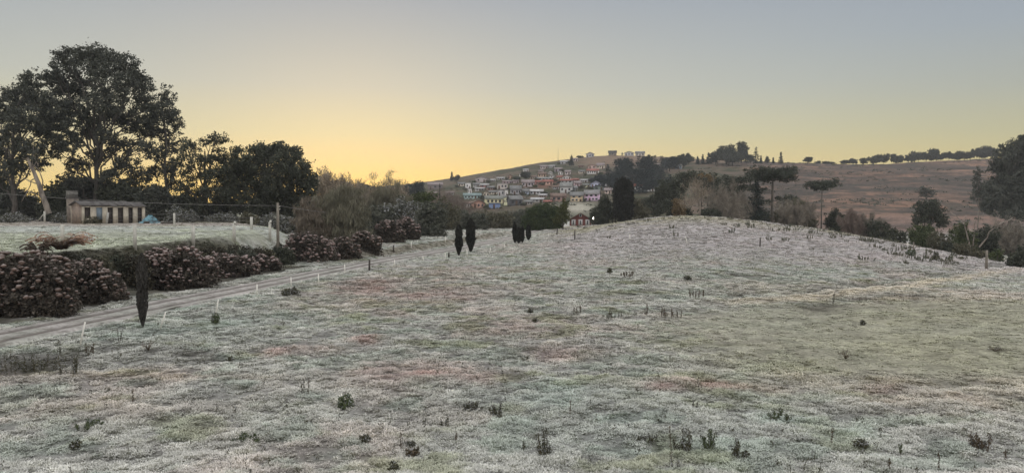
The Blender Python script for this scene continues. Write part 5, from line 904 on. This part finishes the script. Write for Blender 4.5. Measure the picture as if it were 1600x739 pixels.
PHI = (1 + 5 ** .5) / 2; ICO = np.array([(-1, PHI, 0), (1, PHI, 0), (-1, -PHI, 0), (1, -PHI, 0), (0, -1, PHI), (0, 1, PHI), (0, -1, -PHI), (0, 1, -PHI), (PHI, 0, -1), (PHI, 0, 1), (-PHI, 0, -1), (-PHI, 0, 1)]) / 1.902
ICF = np.array([(0, 11, 5), (0, 5, 1), (0, 1, 7), (0, 7, 10), (0, 10, 11), (1, 5, 9), (5, 11, 4), (11, 10, 2), (10, 7, 6), (7, 1, 8), (3, 9, 4), (3, 4, 2), (3, 2, 6), (3, 6, 8), (3, 8, 9), (4, 9, 5), (2, 4, 11), (6, 2, 10), (8, 6, 7), (9, 8, 1)])
def subd(V, F_):
    V = [tuple(v) for v in V]; mp_ = {}; out = []
    def mid(a, b_):
        k_ = (min(a, b_), max(a, b_))
        if k_ not in mp_: v = np.array(V[a]) + np.array(V[b_]); V.append(tuple(v / np.linalg.norm(v))); mp_[k_] = len(V) - 1
        return mp_[k_]
    for a, b_, c in F_: ab, bc, ca = mid(a, b_), mid(b_, c), mid(c, a); out += [(a, ab, ca), (b_, bc, ab), (c, ca, bc), (ab, bc, ca)]
    return np.array(V), np.array(out)
IC2, IF2 = subd(ICO, ICF)
def hydrangea(lb, loc, B, seed, hm=HD1, dens=13, hr=.12, hi=True):
    g = np.random.RandomState(seed); x, y, z = loc; o = thing('hydrangea_bush', loc, lb, 'hydrangea', 'dried hydrangea bushes on the bank'); bl = px_blobs(B, y, g, .8); base = []
    for b_ in bl:   # fill down to the ground
        zz_ = b_[2]
        gz0 = z1(b_[0], b_[1])
        while zz_ - b_[5] * .6 > gz0: zz_ -= b_[5] * .8; base.append((b_[0], b_[1] + .2, zz_, b_[3] * .95, b_[4] * .9, b_[5]))
    pts_ = blob_pts(bl + base, g, .006, 2.4, .22, .5); V, Q_ = cards(pts_, .16, .09, g); link('foliage', np_mesh('foliage', V - np.array(loc), Q_), HLF, o)
    P_ = []
    for (cx, cy, cz, rx, ry, rz) in bl:
        n_ = int(dens * 4 * math.pi * ((rx * rz + rx * ry + ry * rz) / 3)); d_ = g.randn(n_, 3); d_ /= np.linalg.norm(d_, axis=1)[:, None]; d_ = d_[(d_[:, 2] > -.6) & (g.rand(n_) < .30 + .9 * (d_[:, 2] + .25))]
        P_.append(np.array((cx, cy, cz)) + d_ * (rx, ry, rz) * (1.0 + .12 * g.randn(len(d_), 1) * .6))
    P_ = np.vstack(P_); ins_ = np.zeros(len(P_), bool)
    for (cx, cy, cz, rx, ry, rz) in bl: ins_ |= (((P_ - (cx, cy, cz)) / (rx, ry, rz)) ** 2).sum(1) < .66
    P_ = P_[~ins_]; S_ = hr * (.45 + .85 * g.rand(len(P_))); TV, TF = (IC2, IF2) if hi else (ICO, ICF)
    V = P_[:, None] + TV[None] * S_[:, None, None] * (1 + .16 * g.randn(len(P_), len(TV), 1)) * np.array((1, 1, .72)); T_ = (TF[None] + (np.arange(len(P_)) * len(TV))[:, None, None]).reshape(-1, 3)
    link('flower_heads', np_mesh('flower_heads', V.reshape(-1, 3) - np.array(loc), None, T_, smooth=False), hm, o)['kind'] = 'stuff'
    st = G()
    for i in range(0, len(P_), 5): st.tube([(x + g.randn() * .5 + (P_[i][0] - x) * .7, y + .3, max(z, P_[i][2] - 1.4)), P_[i]], [.012, .008], 3, cap=False)
    st.build('stem', HST, o, loc); return o
def hs(u, s): return at_s(u, s)
hydrangea('largest dried hydrangea at the left edge, dark brown heads', hs(40, 4.2), [(8, 428, 38, 32), (52, 422, 36, 28), (85, 436, 28, 34), (0, 462, 42, 26), (50, 462, 46, 28), (92, 466, 24, 22), (-45, 440, 45, 42)], 1, HD1)
hydrangea('dried hydrangea sloping down to the right under the brown fern', hs(150, 4.2), [(132, 430, 30, 22), (160, 444, 26, 22), (182, 458, 15, 15), (138, 458, 32, 18), (112, 424, 20, 14)], 2, HD1)
hydrangea('broad dried hydrangea just right of the nearest cypress', hs(275, 4.4), [(250, 414, 26, 25), (288, 408, 30, 22), (242, 440, 24, 22), (292, 436, 32, 22), (322, 422, 16, 22)], 3, HD2)
hydrangea('long low dried hydrangea left of the smallest near one', hs(360, 4.6), [(345, 412, 24, 16), (374, 414, 22, 15), (392, 420, 13, 13), (345, 432, 34, 13)], 4, HD2)
hydrangea('smallest near hydrangea, directly left of the wooden pole', hs(415, 5.2), [(408, 411, 14, 13), (424, 415, 14, 13)], 5, HD2)
hydrangea('tall hydrangea with frosted pink heads right of the wooden pole', hs(485, 6.0), [(474, 378, 26, 14), (500, 386, 22, 13), (463, 396, 20, 18), (498, 402, 24, 13), (520, 402, 10, 11)], 6, HD2, hi=False, hr=.14)
hydrangea('dark rounded hydrangea right of the tall frosted pink one', hit(540, 403), [(534, 384, 16, 13), (550, 391, 14, 10)], 7, HD1, hi=False, hr=.14)
hydrangea('dark hydrangea with a white stake in front of it', hit(575, 394), [(566, 374, 15, 12), (584, 378, 12, 10)], 8, HD1, hi=False, hr=.15)
hydrangea('pink brown hydrangea on the far bank, left one of two', hit(608, 379), [(604, 356, 16, 11), (620, 364, 13, 9), (598, 367, 10, 8)], 9, HD2, hi=False, hr=.15, dens=9)
hydrangea('pink brown hydrangea on the far bank, right one of two', hit(640, 375), [(634, 350, 14, 11), (648, 359, 9, 9)], 10, HD2, hi=False, hr=.15, dens=9)
hydrangea('last small hydrangea at the far end of the row', hit(700, 353), [(694, 342, 8, 7), (705, 345, 7, 6)], 11, HD1, hi=False, hr=.17, dens=7)
for i, (u, s_, B, lb) in enumerate([(212, 6.0, [(205, 412, 16, 14), (222, 420, 14, 18), (206, 436, 16, 16), (226, 444, 12, 14)], 'dark bank bush behind the nearest cypress'), (440, 8.6, [(436, 392, 10, 12), (446, 400, 8, 10)], 'dark bank bush right behind the wooden pole'), (390, 7.2, [(372, 392, 18, 8), (392, 396, 16, 9), (410, 396, 14, 8)], 'dark bank bush above the long low hydrangea'), (330, 7.0, [(318, 394, 14, 7), (338, 394, 16, 8)], 'dark bank bush above the gap between the broad and the long hydrangea')]):
    make_tree('bank_bush', lb, 'bush', u, 0, B, leafmat('bank bush leaves', (.035, .033, .024), (.10, .09, .062)), s=s_, leaf=(.16, .09), cover=2.2, clump=.24, limbs=False, trunk=False, depth=.6, seed=520 + i, crownname='foliage', group='dark bushes on the bank')
def frondy(name, lb, cat, loc, n_, ln, lm, seed, rise=.7, wl=.16, group=None):
    g = np.random.RandomState(seed); o = thing(name, loc, lb, cat, group); P0 = []; Vs = []; Qs = []; k_ = 0
    for i in range(n_):
        a = g.rand() * 6.283; l_ = ln * (.6 + .5 * g.rand()); e = rise * (.6 + .8 * g.rand()); q = np.linspace(0, 1, 22); px_ = q * l_ * math.cos(a); py_ = q * l_ * math.sin(a); pz_ = e * l_ * (np.sin(q * 2.3)) * .75
        for s_ in (-1, 1):
            for j in range(1, 22):
                wl_ = wl * math.sin(min(1, (1 - q[j]) * 1.6) * 1.5) + .02; dx, dy = -math.sin(a) * s_, math.cos(a) * s_; c0 = np.array((px_[j], py_[j], pz_[j])); t0 = np.array((dx * wl_ + math.cos(a) * .05, dy * wl_ + math.sin(a) * .05, -.04 - .05 * g.rand())); w0 = np.array((math.cos(a), math.sin(a), 0)) * .045
                Vs += [c0 - w0, c0 + w0, c0 + t0 + w0 * .4, c0 + t0 - w0 * .4]; Qs.append((k_, k_ + 1, k_ + 2, k_ + 3)); k_ += 4
    link('fronds', np_mesh('fronds', Vs, Qs), lm, o); return o
FRN = leafmat('withered fern', (.20, .115, .07), (.42, .28, .19), frost=.15)
x, y, z = at_s(97, 6.6); zt = pos(97, 393, y)[2]; frondy('brown_fern', 'withered rust brown fern on top of the bank at the left', 'fern', (x, y, zt + .15), 80, 1.7, FRN, 3, rise=.55, wl=.26)
x, y, z = at_s(60, 6.4); zt = pos(60, 396, y)[2]; frondy('brown_fern', 'darker upright fern left of the rust brown one', 'fern', (x, y, zt), 26, .8, leafmat('dark dead fern', (.05, .04, .03), (.12, .09, .065)), 4, rise=.9, wl=.1)

for i in range(12):
    u = 118 + i * 29; ve = float(np.interp(u, [118, 220, 300, 440], [397, 398, 393, 386])); gB = np.random.RandomState(540 + i)
    make_tree('bank_bush', 'low dark shrub on the bank edge above the hydrangeas, %s from the left' % ORD[i], 'bush', u, 0, [(u - 9, ve + 7 + gB.rand() * 3, 13, 6), (u + 6, ve + 6 + gB.rand() * 4, 14, 7), (u + 14, ve + 13, 11, 8)], [SAG, OLV, DK][i % 3], s=float(bank(place(u, 58)[1])) + .2, leaf=(.15, .07), cover=1.5, clump=.26, limbs=False, trunk=False, depth=.5, seed=540 + i, crownname='foliage', group='low shrubs along the bank edge')
# ------------------------------------------------------------------ weeds in the meadow
WDK = leafmat('dark weed leaves', (.045, .045, .026), (.13, .125, .075), frost=.22, scale=6); WGR = leafmat('green weed leaves', (.055, .078, .032), (.14, .165, .08), frost=.22, scale=5); WBR = leafmat('brown weed stalks', (.07, .055, .035), (.16, .125, .085), frost=.12, scale=6)
def weed_geo(g, kind, h, wd):
    P_ = []; st = G()
    if kind == 'ball':
        c = blob_pts([(0, 0, h * .52, wd / 2, wd / 2, h * .48), (g.randn() * wd * .1, 0, h * .3, wd * .4, wd * .4, h * .3)], g, .0018, 2.6, .25); P_.append(c); st.tube([(0, 0, -.05), (0, 0, h * .6)], [.02, .01], 4)
        return P_, st, .075, .035
    if kind == 'clump':
        for i in range(11):
            a = g.rand() * 6.28; r_ = wd / 2 * g.rand() ** .5; hh = h * (.25 + .85 * g.rand()) * (1 - .3 * r_ / (wd / 2 + .01)); b0 = np.array((r_ * math.cos(a), r_ * math.sin(a), 0)); tp_ = b0 * 1.25 + (0, 0, hh); st.tube([b0, tp_], [.009, .005], 3, cap=False); q = g.rand(110, 1) ** .9; P_.append(b0 * (1 - q) + tp_ * q + g.randn(110, 3) * (.028, .028, .02))
        return P_, st, .055, .02
    if kind == 'stalk':
        for i in range(max(1, int(wd / .10))):
            a = g.rand() * 6.28; r_ = wd / 2 * g.rand() ** .5; hh = h * (.55 + .45 * g.rand()) if i else h; b0 = np.array((r_ * math.cos(a), r_ * math.sin(a), 0)); tp_ = b0 + (g.randn() * .06 * h, g.randn() * .06 * h, hh); st.tube([b0, tp_], [.009, .005], 3, cap=False); q = .25 + .75 * g.rand(46, 1); P_.append(b0 * (1 - q) + tp_ * q + g.randn(46, 3) * (.018, .018, .02))
        return P_, st, .055, .02
    for i in range(18):   # spiky dead twigs
        a = g.rand() * 6.28; e_ = (math.cos(a) * wd / 2 * g.uniform(.4, 1.1), math.sin(a) * wd / 2, h * g.uniform(.5, 1)); st.tube([(0, 0, 0), (e_[0] * .4, e_[1] * .4, e_[2] * .7), e_], [.010, .008, .004], 3, cap=False); P_.append(np.array(e_) + g.randn(5, 3) * .03)
    return P_, st, .05, .02
def weed(lb, u, vb, hpx, wpx, kind, lm, seed, group=None, name=None, loc=None):
    g = np.random.RandomState(seed); x, y, z = loc if loc else hit(u, vb); m = mpp(y); h = hpx * m; wd = wpx * m; P_, st, ll, lw = weed_geo(g, kind, h, wd); sc_ = max(1, y / 34)
    o = thing(name or {'ball': 'weed_bush', 'clump': 'weed_clump', 'stalk': 'dock_stalks', 'spiky': 'dead_twigs'}[kind], (x, y, z - .02), lb, 'weed', group)
    sc_ = min(sc_, 1.8); P_ = np.vstack(P_); P_ = P_[P_[:, 2] > 0]; V, Q_ = cards(P_, ll * sc_, lw * sc_, g, .4 if kind != 'ball' else 0); link('leaves', np_mesh('leaves', V, Q_), lm, o); st.build('stem', WBR, o); return o
wl = [('bright green bushy weed, the roundest in the lower left meadow', 540, 639, 26, 27, 'ball', WGR), ('small dark stalks left of the bright green bushy weed', 475, 618, 28, 16, 'stalk', WDK), ('tall dense dark green weed clump at the bottom middle', 858, 709, 50, 38, 'clump', WDK), ('dark weed clump at the bottom right of the middle', 1067, 706, 44, 26, 'clump', WDK), ('tallest single dark stalk at the bottom right of the middle', 1051, 730, 66, 9, 'stalk', WBR), ('small green weed clump between two darker clumps', 1108, 700, 34, 20, 'clump', WGR), ('dark clump right of the small green weed clump', 1156, 715, 38, 22, 'clump', WDK),
 ('tall branching weed clump near the lower right corner', 1527, 703, 34, 30, 'clump', WBR), ('single upright brown stalk in the lower right meadow', 1298, 695, 30, 5, 'stalk', WBR), ('low weed between the single brown stalk and the right corner', 1345, 700, 14, 26, 'ball', WDK), ('small green stalks low on the right', 1408, 712, 22, 14, 'stalk', WGR), ('tall thin stalk at the bottom edge on the right', 1468, 738, 34, 6, 'stalk', WBR), ('dark low clump left of three clumps in the lower middle', 738, 642, 16, 26, 'clump', WDK), ('tall dark clump middle one of three in the lower middle', 776, 651, 24, 20, 'clump', WDK), ('two dark little stalks left of the lower middle clumps', 697, 668, 20, 18, 'stalk', WDK),
 ('thin leaning brown stalk below the lower middle clumps', 626, 702, 28, 6, 'stalk', WBR), ('tiny dark tuft beside the thin leaning brown stalk', 642, 700, 14, 12, 'clump', WDK), ('small brown stalk above the leaning one', 712, 690, 18, 8, 'stalk', WBR), ('dark bush like weed at the bottom edge', 616, 737, 18, 16, 'ball', WDK), ('small round dark green plant, left one of two above the meadow centre', 829, 489, 8, 8, 'ball', WDK), ('small round dark green plant, right one of two above the meadow centre', 836, 504, 8, 8, 'ball', WDK),
 ('row of dark stalks in the middle meadow, left part', 955, 498, 14, 34, 'stalk', WDK), ('row of brown stalks in the middle meadow, centre part', 1013, 493, 20, 12, 'stalk', WBR), ('row of brownish grass stalks in the middle meadow, right part', 1050, 496, 16, 36, 'stalk', WBR), ('sparse grey stalks at the left end of the middle row', 902, 491, 14, 14, 'stalk', WBR), ('small dark plant alone on the slope left of the knoll', 953, 428, 10, 7, 'ball', WDK), ('loose dry tuft right of the small dark slope plant', 980, 433, 10, 22, 'stalk', WBR), ('flat dark plant in the mid slope', 1074, 438, 7, 11, 'ball', WDK), ('wide brown tuft above the middle row of stalks', 1089, 466, 14, 24, 'stalk', WBR),
 ('spiky dead twigs in the smooth olive meadow', 1321, 561, 14, 26, 'spiky', WBR), ('low spiky twigs in the right of the olive meadow', 1555, 549, 8, 22, 'spiky', WDK), ('dark stalks above the drainage line', 1302, 478, 20, 6, 'stalk', WDK), ('small dark plant in the olive meadow near the drainage line', 1348, 508, 8, 8, 'ball', WDK), ('green tuft at the foot of a leaning white stake', 337, 506, 18, 12, 'ball', WGR), ('dark upright weed left of the nearest cypress', 185, 536, 24, 9, 'stalk', WDK), ('flattened dead tussock right below the nearest cypress', 232, 548, 16, 30, 'spiky', WBR),
 ('dark dead weed mass at the left edge, left part', 22, 583, 40, 44, 'clump', WDK), ('dark dead weed mass at the left edge, centre part', 66, 580, 44, 46, 'clump', WDK), ('dark dead weed mass at the left edge, right part', 106, 584, 36, 32, 'clump', WDK), ('tall dark weed rising behind the dead weed mass', 92, 556, 26, 14, 'stalk', WDK), ('thin weeds right of the nearest leaning stake', 140, 555, 22, 26, 'stalk', WBR), ('small brown tuft left in the lower meadow', 205, 633, 26, 8, 'stalk', WBR), ('tiny dark plant right of the large tussock', 360, 567, 10, 10, 'ball', WDK), ('grassy dark tuft on the verge below the track', 455, 462, 12, 26, 'ball', WDK), ('green ragged plant on the right slope below the weathered post', 1424, 400, 10, 14, 'ball', WGR), ('two dark plants on the right slope', 1462, 406, 12, 8, 'ball', WDK),
 ('small dark clump in the low left corner of the meadow', 118, 700, 14, 16, 'ball', WDK), ('green grass tuft in the lower left meadow', 142, 668, 16, 34, 'clump', WGR), ('second green grass tuft in the lower left meadow', 386, 688, 14, 34, 'clump', WGR), ('small dark weed below the bright green bushy weed', 569, 690, 14, 14, 'clump', WDK), ('pale brown bush weed right of the leaning stalk', 645, 712, 12, 22, 'ball', WBR), ('dark stalk pair left of the tall dense clump', 820, 706, 18, 8, 'stalk', WDK), ('little dark stalks between the middle clumps and the dense one', 892, 650, 26, 5, 'stalk', WBR), ('low dark plants right of the dense clump', 1010, 690, 16, 26, 'clump', WDK), ('dark low weed beside the reddish grass', 1088, 640, 14, 14, 'stalk', WDK), ('spreading green weed at right bottom meadow', 1220, 655, 14, 30, 'clump', WGR), ('small stalks at the bottom right edge', 1390, 735, 20, 12, 'stalk', WBR), ('leafy stalks at the far bottom right', 1575, 722, 20, 10, 'stalk', WBR)]
for i, (lb, u, vb, hp, wp, kd, lm) in enumerate(wl): weed(lb, u, vb, hp, wp, kd, lm, 600 + i, 'weeds standing in the frosted meadow')
# low shrubs of the knoll: nothing tells most of them apart
KN1 = leafmat('dull knoll shrub', (.055, .062, .035), (.14, .15, .085), frost=.15, scale=3); KN2 = leafmat('olive weed', (.08, .082, .04), (.18, .175, .095), frost=.2, scale=3)
gK = np.random.RandomState(12); kp = [weed('low shrub dotted over the top and right slope of the knoll', 1140, 364, 11, 20, 'clump', KN1, 700, 'low shrubs dotted over the knoll', 'low_shrub'), weed('low shrub dotted over the top and right slope of the knoll', 1050, 357, 9, 12, 'clump', KN2, 701, 'low shrubs dotted over the knoll', 'low_shrub'), weed('low shrub dotted over the top and right slope of the knoll', 1265, 374, 9, 11, 'stalk', KN2, 702, 'low shrubs dotted over the knoll', 'low_shrub')]
for i in range(130):
    q = gK.rand(); u = 900 + 600 * gK.rand() ** .8; cr = np.interp(u, [880, 985, 1080, 1200, 1300, 1400, 1500], [352, 338, 331, 346, 359, 376, 402]); v = cr + 2 + gK.exponential(11 if u > 1150 else 9)
    if v > cr + 45: continue
    x, y, z = hit(u, v, 60, 160); s_ = gK.uniform(.45, 1.0) * (1 if gK.rand() < .85 else 1.35); copy_tree(kp[gK.choice([0, 1, 2, 2])], (x, y, z - .03), gK.rand() * 6, (s_ * gK.uniform(.9, 1.7), s_, s_ * gK.uniform(.6, 1.1)))
# uncountable little sprigs
sp = G(); gW = np.random.RandomState(14); SPc = []; n_ = 0
uu = gW.uniform(-150, 1750, 900); ys = 16 + 60 * gW.rand(900) ** 1.3
for u, y in zip(uu, ys):
    x = (u - 800) / F * y
    if onroad(np.array([x]), np.array([y]))[0] > 0 or sd(x, y) > 2.6 or smooth_zone(np.array([x]), np.array([y]))[0] > .5 or vn(np.array([x / 5]), np.array([y / 5]), 6)[0] < .42: continue
    z = z1(x, y); h = gW.uniform(.12, .34) * (1 if gW.rand() < .9 else 1.6); tp_ = np.array((x + gW.randn() * .05, y + gW.randn() * .05, z + h)); q = gW.rand(26, 1); SPc.append(np.array((x, y, z)) * (1 - q) + tp_ * q + gW.randn(26, 3) * (.03, .03, .02))
SPc = np.vstack(SPc); V, Q_ = cards(SPc, .06, .022, gW, .5); o = link('weed_sprigs', np_mesh('weed_sprigs', V, Q_), WDK); tag(o, 'tiny dark weed sprigs scattered through the frosted grass', 'weeds', kind='stuff')

# scrub on the brown hill and rough ground of the village hill
gH = np.random.RandomState(31); Hc = []
for i in range(1500):
    y = gH.uniform(250, 640); u = gH.uniform(1130, 1640) if i % 4 else gH.uniform(700, 1130); x = (u - 800) / F * y
    if vn(np.array([x / 30]), np.array([y / 22]), 3)[0] < (.5 if i % 4 else .3): continue
    r_ = gH.uniform(.5, 1.5); n_ = 26; Hc.append(np.array((x, y, z1(x, y) + r_ * .25)) + gH.randn(n_, 3) * (r_ * .8, r_ * .8, r_ * .28))
Hc = np.vstack(Hc); V, Q_ = cards(Hc, .7, .4, gH); o = link('hill_scrub', np_mesh('hill_scrub', V, Q_), SAG); tag(o, 'low scrub scattered over the brown hill and village slope', 'scrub', kind='stuff')
# ------------------------------------------------------------------ morning haze
hb = G(); hb.box(0, 0, 50, 3100, 3100, 124); hm_ = bpy.data.materials.new('haze'); hm_.use_nodes = True; t = hm_.node_tree; t.nodes.clear(); pv = N(t, 'ShaderNodeVolumePrincipled'); ou = N(t, 'ShaderNodeOutputMaterial'); L(t, pv.outputs[0], ou.inputs['Volume'])
pv.inputs['Color'].default_value = (.84, .88, .92, 1); pv.inputs['Density'].default_value = .00018; o = hb.build('haze', hm_); tag(o, 'thin pale morning haze over the whole valley', 'haze', kind='stuff')
